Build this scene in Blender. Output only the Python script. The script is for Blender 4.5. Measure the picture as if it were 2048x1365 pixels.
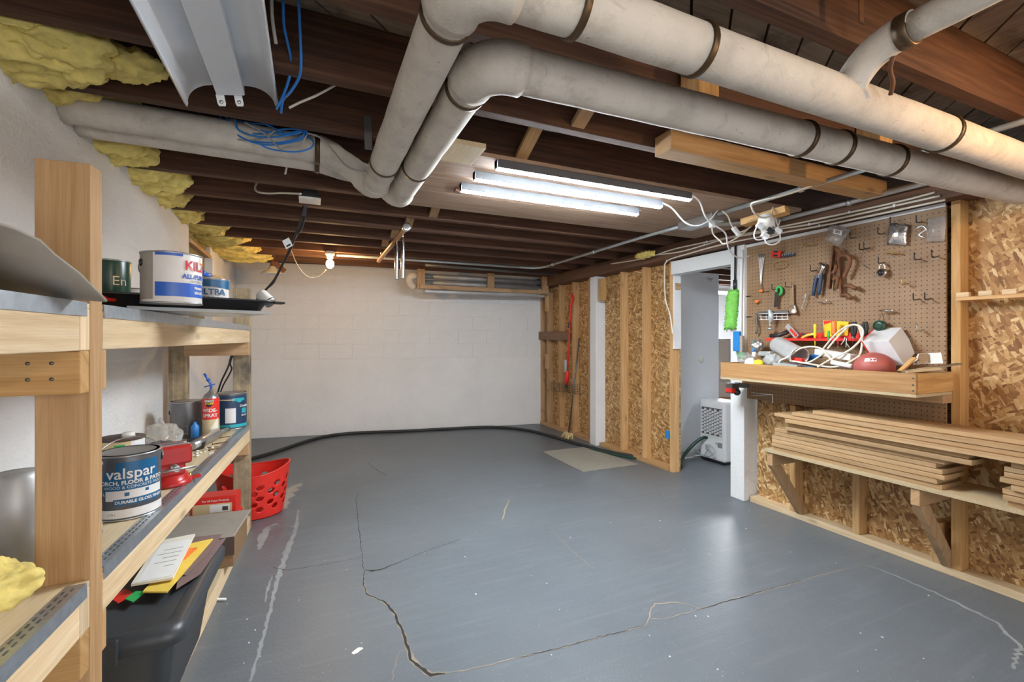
import bpy, math, random
from mathutils import Vector as V, Matrix, noise
R = math.radians
rnd = random.Random(7)
for o in list(bpy.data.objects): bpy.data.objects.remove(o)
scn = bpy.context.scene
C = scn.collection
# ------------------------------------------------------------------ camera
F, CX, HY, H = 910.0, 1024.0, 677.0, 1.25          # focal length in px, centre, horizon row, eye height
YAW = math.atan(404 / 910.0)
SN, CS = math.sin(YAW), math.cos(YAW)
cam = bpy.data.cameras.new('camera'); cam.sensor_width = 36; cam.lens = F / 2048 * 36
cam.shift_y = -5.5 / 2048; cam.clip_start = 0.02
co = bpy.data.objects.new('camera', cam); C.objects.link(co)
co.location = (0, 0, H); co.rotation_euler = (R(90), 0, -YAW)
scn.camera = co
# ------------------------------------------------------------------ world, exposure
w = bpy.data.worlds.new('world'); scn.world = w; w.use_nodes = True
w.node_tree.nodes['Background'].inputs[0].default_value = (0.95, 0.97, 1.0, 1)
w.node_tree.nodes['Background'].inputs[1].default_value = 1.15
vs = scn.view_settings
vs.view_transform = 'Standard'; vs.look = 'None'; vs.gamma = 1; vs.use_curve_mapping = False
vs.exposure = 1.45
TUBE_E, BULB_E, WARM_E, ROOM_E, REAR_E = 105.0, 150.0, 175.0, 95.0, 215.0
# ------------------------------------------------------------------ pixel -> place
def ray(x, y):
    u = (x - CX) / F; v = (HY - y) / F
    return V((SN + u * CS, CS - u * SN, v))
def Pz(x, y, z): r = ray(x, y); t = (z - H) / r.z; return V((r.x * t, r.y * t, z))
def Px(x, y, X): r = ray(x, y); t = X / r.x; return V((X, r.y * t, H + r.z * t))
def Py(x, y, Y): r = ray(x, y); t = Y / r.y; return V((r.x * t, Y, H + r.z * t))
def Pd(x, y, d): r = ray(x, y); return V((r.x * d, r.y * d, H + r.z * d))
# ------------------------------------------------------------------ mesh builder
class MB:
    def __init__(s): s.v = []; s.f = []; s.uv = []; s.sm = []
    def face(s, idx, uv=None, sm=False):
        s.f.append(idx); s.uv.append(uv or [(s.v[i][0] + s.v[i][1] * .7, s.v[i][2] + s.v[i][1] * .3) for i in idx]); s.sm.append(sm)
    def hexa(s, p, L=None):
        """8 corners: bottom 4 ccw then top 4; u of the grain runs along the longest edge"""
        b = len(s.v); s.v += [tuple(q) for q in p]
        o = V(p[0]); ex, ey, ez = V(p[1]) - o, V(p[3]) - o, V(p[4]) - o
        ax = [ex, ey, ez]; l = [a.length for a in ax]; k = l.index(max(l)) if L is None else L
        n = [a / max(q, 1e-9) for a, q in zip(ax, l)]
        i, j = [q for q in range(3) if q != k]
        off = rnd.random() * 40, rnd.random() * 40
        for f in ((0, 3, 2, 1), (4, 5, 6, 7), (0, 1, 5, 4), (1, 2, 6, 5), (2, 3, 7, 6), (3, 0, 4, 7)):
            uv = []
            for q in f:
                d = V(p[q]) - o; uv.append((d.dot(n[k]) + off[0], d.dot(n[i]) + d.dot(n[j]) + off[1]))
            s.face([b + q for q in f], uv)
        return s
    def box(s, x0, x1, y0, y1, z0, z1, L=None):
        return s.hexa([(x0, y0, z0), (x1, y0, z0), (x1, y1, z0), (x0, y1, z0), (x0, y0, z1), (x1, y0, z1), (x1, y1, z1), (x0, y1, z1)], L)
    def bar(s, a, b, wd, ht, up=(0, 0, 1)):
        """board from a to b, wd sideways, ht along up"""
        a, b = V(a), V(b); d = (b - a).normalized(); sd = d.cross(V(up))
        if sd.length < 1e-6: sd = d.cross(V((1, 0, 0)))
        sd.normalize(); u = sd.cross(d).normalized(); sd *= wd / 2; u *= ht / 2
        return s.hexa([a - sd - u, a + sd - u, b + sd - u, b - sd - u, a - sd + u, a + sd + u, b + sd + u, b - sd + u])
    def prism(s, pts, off):
        """closed polygon of 3D points, thickened by the vector off"""
        b = len(s.v); n = len(pts); off = V(off)
        s.v += [tuple(V(p)) for p in pts] + [tuple(V(p) + off) for p in pts]
        s.face(list(range(b, b + n))[::-1]); s.face(list(range(b + n, b + 2 * n)))
        for i in range(n):
            j = (i + 1) % n; s.face([b + i, b + j, b + n + j, b + n + i])
        return s
    def rings(s, rings, closed=True, caps=True, sm=True, loop=False):
        b = len(s.v); n = len(rings[0])
        for r in rings: s.v += [tuple(p) for p in r]
        m = len(rings)
        for i in range(m if loop else m - 1):
            for j in range(n if closed else n - 1):
                k = (j + 1) % n; i2 = (i + 1) % m
                s.face([b + i * n + j, b + i * n + k, b + i2 * n + k, b + i2 * n + j], [(j / n, i * .1), ((j + 1) / n, i * .1), ((j + 1) / n, i * .1 + .1), (j / n, i * .1 + .1)], sm)
        if caps and closed and not loop:
            s.face(list(range(b, b + n))[::-1]); s.face(list(range(b + (m - 1) * n, b + m * n)))
        return s
    def tube(s, pts, r, n=10, caps=True, smooth=0, loop=False):
        pts = [V(p) for p in pts]
        if smooth: pts = crm(pts, smooth, loop)
        rr = r if isinstance(r, (list, tuple)) else [r] * len(pts)
        if len(rr) != len(pts): rr = [rr[min(len(rr) - 1, int(i * (len(rr) - 1) / max(1, len(pts) - 1) + .5))] for i in range(len(pts))]
        m = len(pts); rings = []; nv = None
        for i, p in enumerate(pts):
            if loop: t = pts[(i + 1) % m] - pts[i - 1]
            else: t = pts[min(i + 1, m - 1)] - pts[max(i - 1, 0)]
            t.normalize()
            if nv is None:
                nv = t.cross(V((0, 0, 1)));
                if nv.length < .05: nv = t.cross(V((1, 0, 0)))
            nv = (nv - t * nv.dot(t)).normalized(); bv = t.cross(nv)
            rings.append([p + (nv * math.cos(a) + bv * math.sin(a)) * rr[i] for a in [2 * math.pi * q / n for q in range(n)]])
        return s.rings(rings, True, caps, True, loop)
    def lathe(s, prof, o=(0, 0, 0), ax=(0, 0, 1), n=28, sx=1, sy=1):
        """profile of (radius, height) turned about the axis ax from o"""
        ax = V(ax).normalized(); q = V((0, 0, 1)).rotation_difference(ax); o = V(o)
        rings = [[o + q @ V((max(r, 1e-4) * math.cos(a) * sx, max(r, 1e-4) * math.sin(a) * sy, h)) for a in [2 * math.pi * k / n for k in range(n)]] for r, h in prof]
        return s.rings(rings)
    def ball(s, c, rx, ry=None, rz=None, n=16, m=10, amp=0, fr=6, seed=0):
        ry = ry or rx; rz = rz or rx; c = V(c); rings = []
        for i in range(m + 1):
            th = math.pi * (i + .02) / (m + .04); ring = []
            for j in range(n):
                a = 2 * math.pi * j / n; d = V((math.sin(th) * math.cos(a), math.sin(th) * math.sin(a), -math.cos(th)))
                k = 1 + (amp * noise.noise(d * fr * .4 + V((seed, seed * .7, 0))) if amp else 0)
                ring.append(c + V((d.x * rx, d.y * ry, d.z * rz)) * k)
            rings.append(ring)
        return s.rings(rings)
    def build(s, name, m, parent=None, bevel=0, kind=None, local=False, solid=0, sub=0, label=None, disp=0):
        me = bpy.data.meshes.new(name); o = bpy.data.objects.new(name, me); C.objects.link(o)
        vv = [V(p) for p in s.v]
        if parent is not None:
            o.parent = parent
            if not local:
                inv = WM[parent.name].inverted(); vv = [inv @ p for p in vv]
            WM[o.name] = WM[parent.name].copy()
        else:
            zs = [p.z for p in vv]; c = V(((min(p.x for p in vv) + max(p.x for p in vv)) / 2, (min(p.y for p in vv) + max(p.y for p in vv)) / 2, min(zs)))
            o.location = c; vv = [p - c for p in vv]; WM[o.name] = Matrix.Translation(c)
        me.from_pydata([tuple(p) for p in vv], [], s.f)
        uvl = me.uv_layers.new(name='uv'); k = 0
        for fuv in s.uv:
            for q in fuv: uvl.data[k].uv = q; k += 1
        for pg, q in zip(me.polygons, s.sm): pg.use_smooth = q
        me.materials.append(m); me.update()
        if bevel:
            b = o.modifiers.new('bevel', 'BEVEL'); b.width = bevel; b.segments = 2; b.limit_method = 'ANGLE'
        if disp:
            tx = bpy.data.textures.get('fluff') or bpy.data.textures.new('fluff', 'CLOUDS'); tx.noise_scale = .035; tx.noise_depth = 4
            q = o.modifiers.new('sub0', 'SUBSURF'); q.levels = q.render_levels = 2
            q = o.modifiers.new('disp', 'DISPLACE'); q.texture = tx; q.strength = disp; q.mid_level = .5; q.texture_coords = 'LOCAL'
        if solid: q = o.modifiers.new('solid', 'SOLIDIFY'); q.thickness = solid; q.offset = 0
        if sub: q = o.modifiers.new('sub', 'SUBSURF'); q.levels = sub; q.render_levels = sub
        if kind: o['kind'] = kind
        if label: o['label'] = label
        return o
WM = {}
def crm(p, k, loop=False):
    out = []; n = len(p)
    for i in range(n if loop else n - 1):
        if loop: a, b, c, d = p[i - 1], p[i], p[(i + 1) % n], p[(i + 2) % n]
        else: a, b, c, d = p[max(i - 1, 0)], p[i], p[i + 1], p[min(i + 2, n - 1)]
        for j in range(k):
            t = j / k
            out.append(.5 * ((2 * b) + (c - a) * t + (2 * a - 5 * b + 4 * c - d) * t * t + (3 * b - a - 3 * c + d) * t ** 3))
    if not loop: out.append(p[-1])
    return out
def tag(o, label, cat, group=None):
    o['label'] = label; o['category'] = cat
    if group: o['group'] = group
    return o
def thing(name, label=None, cat=None, loc=(0, 0, 0), rz=0, group=None, kind=None, rot=None):
    o = bpy.data.objects.new(name, None); C.objects.link(o); o.empty_display_size = .05
    e = rot or (0, 0, rz); o.location = loc; o.rotation_euler = e
    from mathutils import Euler
    WM[o.name] = Matrix.Translation(V(loc)) @ Euler(e).to_matrix().to_4x4()
    if label: tag(o, label, cat, group)
    if kind: o['kind'] = kind
    return o
def dup(root, loc, rz=None, label=None, group=None):
    r = root.copy(); C.objects.link(r); r.location = loc
    if rz is not None: r.rotation_euler = (0, 0, rz)
    if label: r['label'] = label
    if group: r['group'] = group
    for ch in list(root.children):
        c = ch.copy(); C.objects.link(c); c.parent = r
        for g in ch.children:
            d = g.copy(); C.objects.link(d); d.parent = c
    return r
def lettering(txt, size, m, parent, fn, bold=0.0, name='lettering', align='CENTER'):
    """flat type turned into a mesh whose points go through fn(x, y) -> place"""
    cu = bpy.data.curves.new('t', 'FONT'); cu.body = txt; cu.size = size; cu.align_x = align; cu.align_y = 'CENTER'; cu.offset = bold
    cu.resolution_u = 3
    o = bpy.data.objects.new('t', cu); C.objects.link(o)
    dg = bpy.context.evaluated_depsgraph_get(); me = o.evaluated_get(dg).to_mesh()
    b = MB(); b.v = [tuple(fn(p.co.x, p.co.y)) for p in me.vertices]
    for pg in me.polygons: b.face(list(pg.vertices))
    o.evaluated_get(dg).to_mesh_clear(); bpy.data.objects.remove(o); bpy.data.curves.remove(cu)
    return b.build(name, m, parent, local=True)
# ------------------------------------------------------------------ materials
MT = {}
def newmat(name):
    m = bpy.data.materials.new(name); m.use_nodes = True; MT[name] = m
    nt = m.node_tree; return m, nt.nodes, nt.links, nt.nodes['Principled BSDF']
def ramp(N, stops):
    r = N.new('ShaderNodeValToRGB'); e = r.color_ramp.elements
    e[0].position, e[0].color = stops[0][0], (*stops[0][1], 1); e[1].position, e[1].color = stops[-1][0], (*stops[-1][1], 1)
    for p, c in stops[1:-1]: q = e.new(p); q.color = (*c, 1)
    return r
def nz(N, L, vec, scale, detail=4, rough=.55, dist=0):
    n = N.new('ShaderNodeTexNoise'); n.inputs['Scale'].default_value = scale; n.inputs['Detail'].default_value = detail
    n.inputs['Roughness'].default_value = rough; n.inputs['Distortion'].default_value = dist
    L.new(vec, n.inputs['Vector']); return n.outputs['Fac']
def mapn(N, L, vec, scale=(1, 1, 1), rot=(0, 0, 0), loc=(0, 0, 0)):
    n = N.new('ShaderNodeMapping'); n.inputs['Scale'].default_value = scale; n.inputs['Rotation'].default_value = rot; n.inputs['Location'].default_value = loc
    L.new(vec, n.inputs['Vector']); return n.outputs[0]
def mixc(N, L, f, a, b, mode='MIX'):
    n = N.new('ShaderNodeMix'); n.data_type = 'RGBA'; n.blend_type = mode
    for v, i in ((f, 0), (a, 6), (b, 7)):
        if hasattr(v, 'is_linked'): L.new(v, n.inputs[i])
        elif i == 0: n.inputs[i].default_value = v
        else: n.inputs[i].default_value = (*v, 1)
    return n.outputs[2]
def bump(N, L, B, h, st=.3, d=.01):
    n = N.new('ShaderNodeBump'); n.inputs['Strength'].default_value = st; n.inputs['Distance'].default_value = d
    L.new(h, n.inputs['Height']); L.new(n.outputs[0], B.inputs['Normal'])
def plain(name, c, rough=.5, metal=0, em=0, trans=0, alpha=1, var=.12, bmp=0, sc=30, sheen=0):
    m, N, L, B = newmat(name)
    B.inputs['Roughness'].default_value = rough; B.inputs['Metallic'].default_value = metal
    tc = N.new('ShaderNodeTexCoord').outputs['Object']
    f = nz(N, L, tc, sc, 3)
    col = mixc(N, L, f, tuple(x * (1 - var) for x in c), tuple(min(1, x * (1 + var)) for x in c))
    L.new(col, B.inputs['Base Color'])
    if bmp: bump(N, L, B, f, bmp, .004)
    if em: B.inputs['Emission Color'].default_value = (*c, 1); B.inputs['Emission Strength'].default_value = em
    if trans: B.inputs['Transmission Weight'].default_value = trans
    if alpha < 1: B.inputs['Alpha'].default_value = alpha
    return m
def wood(name, c0, c1, c2, rough=.65, gs=26, along=1.3, knots=.5, dirt=None, dirtf=.0):
    m, N, L, B = newmat(name); B.inputs['Roughness'].default_value = rough
    tc = N.new('ShaderNodeTexCoord'); oi = N.new('ShaderNodeObjectInfo')
    uv = tc.outputs['UV']
    g = nz(N, L, mapn(N, L, uv, (along, gs, 1)), 1.6, 5, .6, .8)
    fine = nz(N, L, mapn(N, L, uv, (along * 3, gs * 9, 1)), 2, 3, .5)
    r = ramp(N, [(.28, c0), (.5, c1), (.72, c2)]); L.new(g, r.inputs[0])
    col = mixc(N, L, .25, r.outputs[0], r.outputs[0])
    md = N.new('ShaderNodeMath'); md.operation = 'MULTIPLY_ADD'; L.new(fine, md.inputs[0]); md.inputs[1].default_value = .5; md.inputs[2].default_value = .72
    md2 = N.new('ShaderNodeMath'); md2.operation = 'MULTIPLY_ADD'; L.new(oi.outputs['Random'], md2.inputs[0]); md2.inputs[1].default_value = .3; md2.inputs[2].default_value = .85
    md3 = N.new('ShaderNodeMath'); md3.operation = 'MULTIPLY'; L.new(md.outputs[0], md3.inputs[0]); L.new(md2.outputs[0], md3.inputs[1])
    vm = N.new('ShaderNodeVectorMath'); vm.operation = 'SCALE'; L.new(r.outputs[0], vm.inputs[0]); L.new(md3.outputs[0], vm.inputs['Scale']); col = vm.outputs[0]
    if knots:
        vo = N.new('ShaderNodeTexVoronoi'); vo.inputs['Scale'].default_value = 1.0; L.new(mapn(N, L, uv, (3.2, 9, 1)), vo.inputs['Vector'])
        kr = ramp(N, [(.06, (1, 1, 1)), (.16, (0, 0, 0))]); L.new(vo.outputs['Distance'], kr.inputs[0])
        km = N.new('ShaderNodeMath'); km.operation = 'MULTIPLY'; L.new(kr.outputs[0], km.inputs[0]); km.inputs[1].default_value = knots
        col = mixc(N, L, km.outputs[0], col, tuple(x * .32 for x in c0))
    if dirt:
        d = nz(N, L, tc.outputs['Object'], 4, 5, .65); dr = ramp(N, [(.5 - dirtf, (0, 0, 0)), (.72 - dirtf, (1, 1, 1))]); L.new(d, dr.inputs[0])
        col = mixc(N, L, dr.outputs[0], col, dirt)
    L.new(col, B.inputs['Base Color']); bump(N, L, B, fine, .25, .002)
    return m
wood('pine', (.43, .235, .09), (.55, .325, .14), (.63, .41, .2))
wood('pine_warm_lit', (.44, .24, .095), (.53, .31, .14), (.61, .39, .2))  # warm lamplight on the near post, put into its wood colour
wood('pine_pale', (.6, .42, .23), (.71, .53, .32), (.79, .64, .43))
wood('pine_amber', (.42, .22, .07), (.55, .31, .11), (.64, .4, .17))
wood('pine_aged', (.36, .21, .1), (.47, .29, .15), (.56, .38, .21), dirt=(.16, .12, .08), dirtf=-.06)
wood('pine_bench', (.31, .155, .055), (.4, .21, .08), (.47, .275, .12))
wood('cedar_board', (.33, .2, .09), (.42, .27, .135), (.5, .335, .185), knots=.2, gs=40)
wood('weathered', (.3, .22, .13), (.46, .35, .21), (.58, .46, .3), dirt=(.07, .06, .05), dirtf=.03)
wood('joist_dark', (.045, .018, .009), (.09, .037, .018), (.14, .064, .033), rough=.75, gs=34, knots=.2)
wood('joist_mid', (.075, .033, .018), (.12, .058, .033), (.18, .095, .058), rough=.75, gs=30, knots=.2)
wood('subfloor_wood', (.16, .12, .085), (.27, .205, .15), (.38, .3, .225), rough=.8, knots=.3, dirt=(.05, .035, .025), dirtf=.0)
wood('light_board', (.26, .16, .1), (.36, .24, .165), (.46, .33, .24), rough=.75, knots=.3)
wood('plywood', (.6, .46, .28), (.68, .54, .34), (.74, .61, .41), knots=.1, gs=12)
wood('brown_plank', (.19, .1, .055), (.24, .135, .075), (.29, .17, .1), knots=.2)
def osb(name):
    m, N, L, B = newmat(name); B.inputs['Roughness'].default_value = .6
    uv = N.new('ShaderNodeTexCoord').outputs['UV']
    outs = []
    wob = N.new('ShaderNodeTexNoise'); wob.inputs['Scale'].default_value = 9; wob.inputs['Detail'].default_value = 3; L.new(uv, wob.inputs['Vector'])
    ad = N.new('ShaderNodeVectorMath'); ad.operation = 'MULTIPLY_ADD'; L.new(wob.outputs['Color'], ad.inputs[0]); ad.inputs[1].default_value = (.014, .014, 0); L.new(uv, ad.inputs[2])
    for k, (rot, sc) in enumerate(((.5, (20, 66, 1)), (-.9, (24, 78, 1)), (1.9, (22, 70, 1)))):
        vo = N.new('ShaderNodeTexVoronoi'); vo.inputs['Scale'].default_value = 1; vo.inputs['Randomness'].default_value = 1
        L.new(mapn(N, L, mapn(N, L, ad.outputs[0], (1, 1, 1), (0, 0, rot)), sc, (0, 0, 0), (k * 7.3, k * 3.1, 0)), vo.inputs['Vector'])
        sp = N.new('ShaderNodeSeparateColor'); L.new(vo.outputs['Color'], sp.inputs[0])
        rp = ramp(N, [(0, (.2, .09, .027)), (.3, (.35, .18, .06)), (.62, (.46, .265, .1)), (.85, (.57, .37, .165)), (1, (.72, .53, .29))])
        L.new(sp.outputs[0], rp.inputs[0]); outs.append((rp.outputs[0], sp.outputs[1], vo.outputs['Distance']))
    def gt(v, t):
        n = N.new('ShaderNodeMath'); n.operation = 'GREATER_THAN'; L.new(v, n.inputs[0]); n.inputs[1].default_value = t; return n.outputs[0]
    c = mixc(N, L, gt(outs[0][1], .5), outs[1][0], outs[0][0]); c = mixc(N, L, gt(outs[2][1], .62), c, outs[2][0])
    f = nz(N, L, mapn(N, L, uv, (60, 60, 1)), 2.2, 3); dk = ramp(N, [(.62, (1, 1, 1)), (.74, (.36, .25, .16))]); L.new(f, dk.inputs[0])
    c = mixc(N, L, 1.0, c, dk.outputs[0], 'MULTIPLY')
    L.new(c, B.inputs['Base Color']); bump(N, L, B, outs[0][2], .25, .004)
osb('osb')
def concrete_paint(name, c, dirt, lines=None, rough=.7, stains=.5, bst=.5):
    m, N, L, B = newmat(name); B.inputs['Roughness'].default_value = rough
    tc = N.new('ShaderNodeTexCoord').outputs['Object']
    big = nz(N, L, tc, 1.3, 6, .62); sm = nz(N, L, tc, 60, 4, .6); md = nz(N, L, tc, 9, 5, .65)
    r = ramp(N, [(.3, tuple(x * .9 for x in c)), (.6, c)]); L.new(big, r.inputs[0]); col = r.outputs[0]
    d = ramp(N, [(.64, (0, 0, 0)), (.8, (stains,) * 3)]); L.new(md, d.inputs[0]); col = mixc(N, L, d.outputs[0], col, dirt)
    h = N.new('ShaderNodeMath'); h.operation = 'MULTIPLY_ADD'; L.new(md, h.inputs[0]); h.inputs[1].default_value = 1.6; L.new(sm, h.inputs[2]); hh = h.outputs[0]
    if lines:
        wv = N.new('ShaderNodeTexWave'); wv.bands_direction = 'Z'; wv.wave_profile = 'SAW'; wv.inputs['Scale'].default_value = lines; wv.inputs['Distortion'].default_value = .35; wv.inputs['Detail'].default_value = 2; wv.inputs['Detail Scale'].default_value = .6
        L.new(tc, wv.inputs['Vector']); rr = ramp(N, [(0, (0, 0, 0)), (.03, (1, 1, 1))]); L.new(wv.outputs['Fac'], rr.inputs[0])
        a = N.new('ShaderNodeMath'); a.operation = 'MULTIPLY_ADD'; L.new(rr.outputs[0], a.inputs[0]); a.inputs[1].default_value = .9; L.new(hh, a.inputs[2]); hh = a.outputs[0]
    L.new(col, B.inputs['Base Color']); bump(N, L, B, hh, bst, .012)
concrete_paint('white_wall', (.79, .79, .79), (.42, .37, .33), lines=.55, stains=.35)
concrete_paint('white_block', (.8, .8, .8), (.5, .45, .42), stains=.3)
concrete_paint('white_paint', (.78, .79, .8), (.4, .36, .32), stains=.35, bst=.25)
def floor_mat():
    m, N, L, B = newmat('floor_paint')
    tc = N.new('ShaderNodeTexCoord').outputs['Object']
    big = nz(N, L, tc, .8, 6, .6, .4); md = nz(N, L, tc, 5, 6, .68); fine = nz(N, L, tc, 90, 3, .6)
    streak = nz(N, L, mapn(N, L, tc, (1.2, 14, 1), (0, 0, .5)), 2, 4, .6)
    r = ramp(N, [(.32, (.094, .112, .134)), (.5, (.122, .146, .17)), (.68, (.152, .178, .205))]); L.new(big, r.inputs[0])
    c = mixc(N, L, md, r.outputs[0], (.132, .144, .157))
    d = ramp(N, [(.52, (0, 0, 0)), (.78, (.24, .24, .24))]); L.new(streak, d.inputs[0]); c = mixc(N, L, d.outputs[0], c, (.25, .27, .285))
    sp = ramp(N, [(.64, (0, 0, 0)), (.72, (.5, .5, .5))]); L.new(fine, sp.inputs[0]); c = mixc(N, L, sp.outputs[0], c, (.33, .34, .34))
    L.new(c, B.inputs['Base Color'])
    B.inputs['Roughness'].default_value = .37
    h = N.new('ShaderNodeMath'); h.operation = 'MULTIPLY_ADD'; L.new(md, h.inputs[0]); h.inputs[1].default_value = 1.5; L.new(fine, h.inputs[2])
    bump(N, L, B, h.outputs[0], .22, .006)
floor_mat()
def pipe_wrap(name, c, stain):
    m, N, L, B = newmat(name); B.inputs['Roughness'].default_value = .85
    tc = N.new('ShaderNodeTexCoord').outputs['Object']
    a = nz(N, L, tc, 4, 7, .68); f = nz(N, L, tc, 150, 2, .5); s2 = nz(N, L, tc, 11, 8, .72, .6); cr = nz(N, L, mapn(N, L, tc, (9, 9, 30)), 2.2, 5, .7, 1.2)
    r = ramp(N, [(.32, tuple(x * .68 for x in c)), (.5, tuple(x * .92 for x in c)), (.62, c)]); L.new(a, r.inputs[0])
    d = ramp(N, [(.54, (0, 0, 0)), (.72, (.6, .6, .6))]); L.new(s2, d.inputs[0]); col = mixc(N, L, d.outputs[0], r.outputs[0], stain)
    k = ramp(N, [(.64, (0, 0, 0)), (.72, (.7, .7, .7))]); L.new(cr, k.inputs[0]); col = mixc(N, L, k.outputs[0], col, tuple(x * .45 for x in stain))
    L.new(col, B.inputs['Base Color'])
    h = N.new('ShaderNodeMath'); h.operation = 'MULTIPLY_ADD'; L.new(a, h.inputs[0]); h.inputs[1].default_value = 3; L.new(f, h.inputs[2]); bump(N, L, B, h.outputs[0], .4, .003)
pipe_wrap('canvas_wrap', (.68, .62, .54), (.38, .32, .24))
def pegboard_mat():
    m, N, L, B = newmat('pegboard_brown'); B.inputs['Roughness'].default_value = .6
    tc = N.new('ShaderNodeTexCoord').outputs['Object']
    sp = N.new('ShaderNodeSeparateXYZ'); L.new(tc, sp.inputs[0])
    def cell(o):
        a = N.new('ShaderNodeMath'); a.operation = 'MULTIPLY'; L.new(o, a.inputs[0]); a.inputs[1].default_value = 1 / .0254
        b = N.new('ShaderNodeMath'); b.operation = 'FRACT'; L.new(a.outputs[0], b.inputs[0])
        c = N.new('ShaderNodeMath'); c.operation = 'SUBTRACT'; L.new(b.outputs[0], c.inputs[0]); c.inputs[1].default_value = .5
        d = N.new('ShaderNodeMath'); d.operation = 'POWER'; L.new(c.outputs[0], d.inputs[0]); d.inputs[1].default_value = 2; return d.outputs[0]
    a = N.new('ShaderNodeMath'); a.operation = 'ADD'; L.new(cell(sp.outputs[1]), a.inputs[0]); L.new(cell(sp.outputs[2]), a.inputs[1])
    g = N.new('ShaderNodeMath'); g.operation = 'LESS_THAN'; L.new(a.outputs[0], g.inputs[0]); g.inputs[1].default_value = .125 ** 2
    n = nz(N, L, tc, 3, 5, .6); r = ramp(N, [(.35, (.24, .14, .07)), (.6, (.3, .185, .1)), (.75, (.35, .23, .135))]); L.new(n, r.inputs[0])
    L.new(mixc(N, L, g.outputs[0], r.outputs[0], (.012, .009, .007)), B.inputs['Base Color'])
pegboard_mat()
P = plain
P('galvanised', (.5, .54, .58), .38, .85, var=.25, sc=45); P('chrome', (.75, .76, .77), .16, 1); P('steel', (.5, .51, .52), .33, .9, var=.2)
P('dark_steel', (.16, .16, .16), .45, .7); P('black_plastic', (.018, .018, .02), .42); P('black_rubber', (.022, .023, .025), .55)
P('white_plastic', (.78, .79, .8), .35, var=.04); P('white_cable', (.7, .64, .54), .5); P('grey_cable', (.33, .31, .28), .5)
P('blue_cable', (.02, .2, .62), .4); P('conduit_grey', (.42, .46, .47), .45, .35); P('white_enamel', (.72, .75, .79), .28, var=.04)
P('band_brown', (.1, .065, .035), .42, .6, var=.4); P('rust', (.17, .075, .035), .7, .3, var=.4, bmp=.5); P('brass', (.55, .38, .12), .35, .8)
P('copper', (.45, .24, .12), .4, .7); P('red_plastic', (.72, .03, .02), .38, var=.06); P('red_paint', (.42, .02, .018), .28, var=.25)
P('tote_grey', (.042, .047, .054), .4, var=.1); P('cardboard', (.25, .15, .075), .75); P('cardboard_dark', (.085, .055, .045), .8); P('cardboard_grey', (.32, .29, .25), .7)
P('paper', (.75, .71, .62), .7, var=.08); P('paper_white', (.78, .78, .76), .65, var=.06); P('folder_yellow', (.78, .55, .09), .6); P('folder_purple', (.19, .125, .12), .6)
P('orange_plastic', (.85, .22, .04), .4); P('green_plastic', (.03, .42, .1), .4); P('green_fluff', (.2, .55, .1), .9, var=.35, bmp=.8, sc=90)
P('blue_plastic', (.03, .2, .55), .4); P('yellow_plastic', (.85, .62, .03), .35); P('navy', (.02, .045, .1), .4); P('label_blue', (.01, .11, .25), .35, var=.03)
P('label_white', (.72, .7, .68), .4, var=.05); P('primer_blue', (.02, .11, .5), .35, var=.03); P('primer_red', (.6, .04, .06), .4); P('can_grey', (.15, .15, .16), .33, .3, var=.15)
P('paint_can_dark', (.1, .105, .12), .35, .25, var=.12); P('tan_label', (.6, .48, .28), .5); P('teal', (.02, .38, .43), .4); P('can_green', (.012, .05, .03), .3)
P('insul', (.74, .6, .19), .95, var=.35, bmp=1.0, sc=30); P('insul_dirty', (.45, .37, .16), .95, var=.4, bmp=1.0, sc=38)
P('olive_panel', (.21, .18, .08), .55); P('mortar', (.6, .57, .55), .9); P('ball_red', (.38, .09, .075), .55, var=.18); P('foil', (.75, .76, .78), .22, .9, var=.2, bmp=.7, sc=60)
P('clear_bag', (.8, .82, .83), .12, 0, trans=.75, alpha=.55, bmp=.6, sc=50); P('smoke_plastic', (.55, .57, .58), .2, trans=.3, alpha=.75)
P('bin_plastic', (.72, .73, .75), .4, var=.03); P('concrete_raw', (.36, .33, .29), .9, var=.4, bmp=.8, sc=60); P('crack_dark', (.03, .028, .026), .95); P('crack_dust', (.3, .25, .19), .95, var=.3)
P('tin', (.72, .72, .73), .3, .55); P('lamp_grey', (.11, .115, .125), .4)
P('scuff_pale', (.27, .285, .29), .7, var=.3, sc=12); P('mat_beige', (.29, .27, .225), .85, var=.22, sc=70, bmp=.4); P('straw', (.65, .5, .25), .9); P('wire_dark', (.1, .075, .06), .5, .6)
P('porcelain', (.75, .73, .68), .25); P('rag_grey', (.075, .078, .085), .95, bmp=.8, sc=40); P('particle_board', (.45, .35, .21), .8, var=.3, sc=160); P('skin_handle', (.55, .5, .45), .6)
P('tape_blue', (.015, .22, .6), .6); P('duct_metal', (.42, .42, .42), .5, .5, var=.3, sc=10)
P('tube_glow', (.86, .94, 1.0), .5, em=TUBE_E, var=0); P('bulb_glow', (1.0, .6, .25), .5, em=BULB_E, var=0); P('warm_glow', (1.0, .58, .24), .5, em=WARM_E, var=0)
P('rear_fill_glow', (1.0, .82, .6), .5, em=REAR_E, var=0)
P('room_fill_glow', (.95, .97, 1.0), .5, em=14.0, var=0)
P('room_glow', (.95, .97, 1.0), .5, em=ROOM_E, var=0)
# ================================================================== SETTING
def struct(o, label=None):
    o['kind'] = 'structure'
    if label: o['label'] = label
    return o
XW, XO = 3.08, 3.165                     # stud face and sheathing face of the right wall
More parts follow.
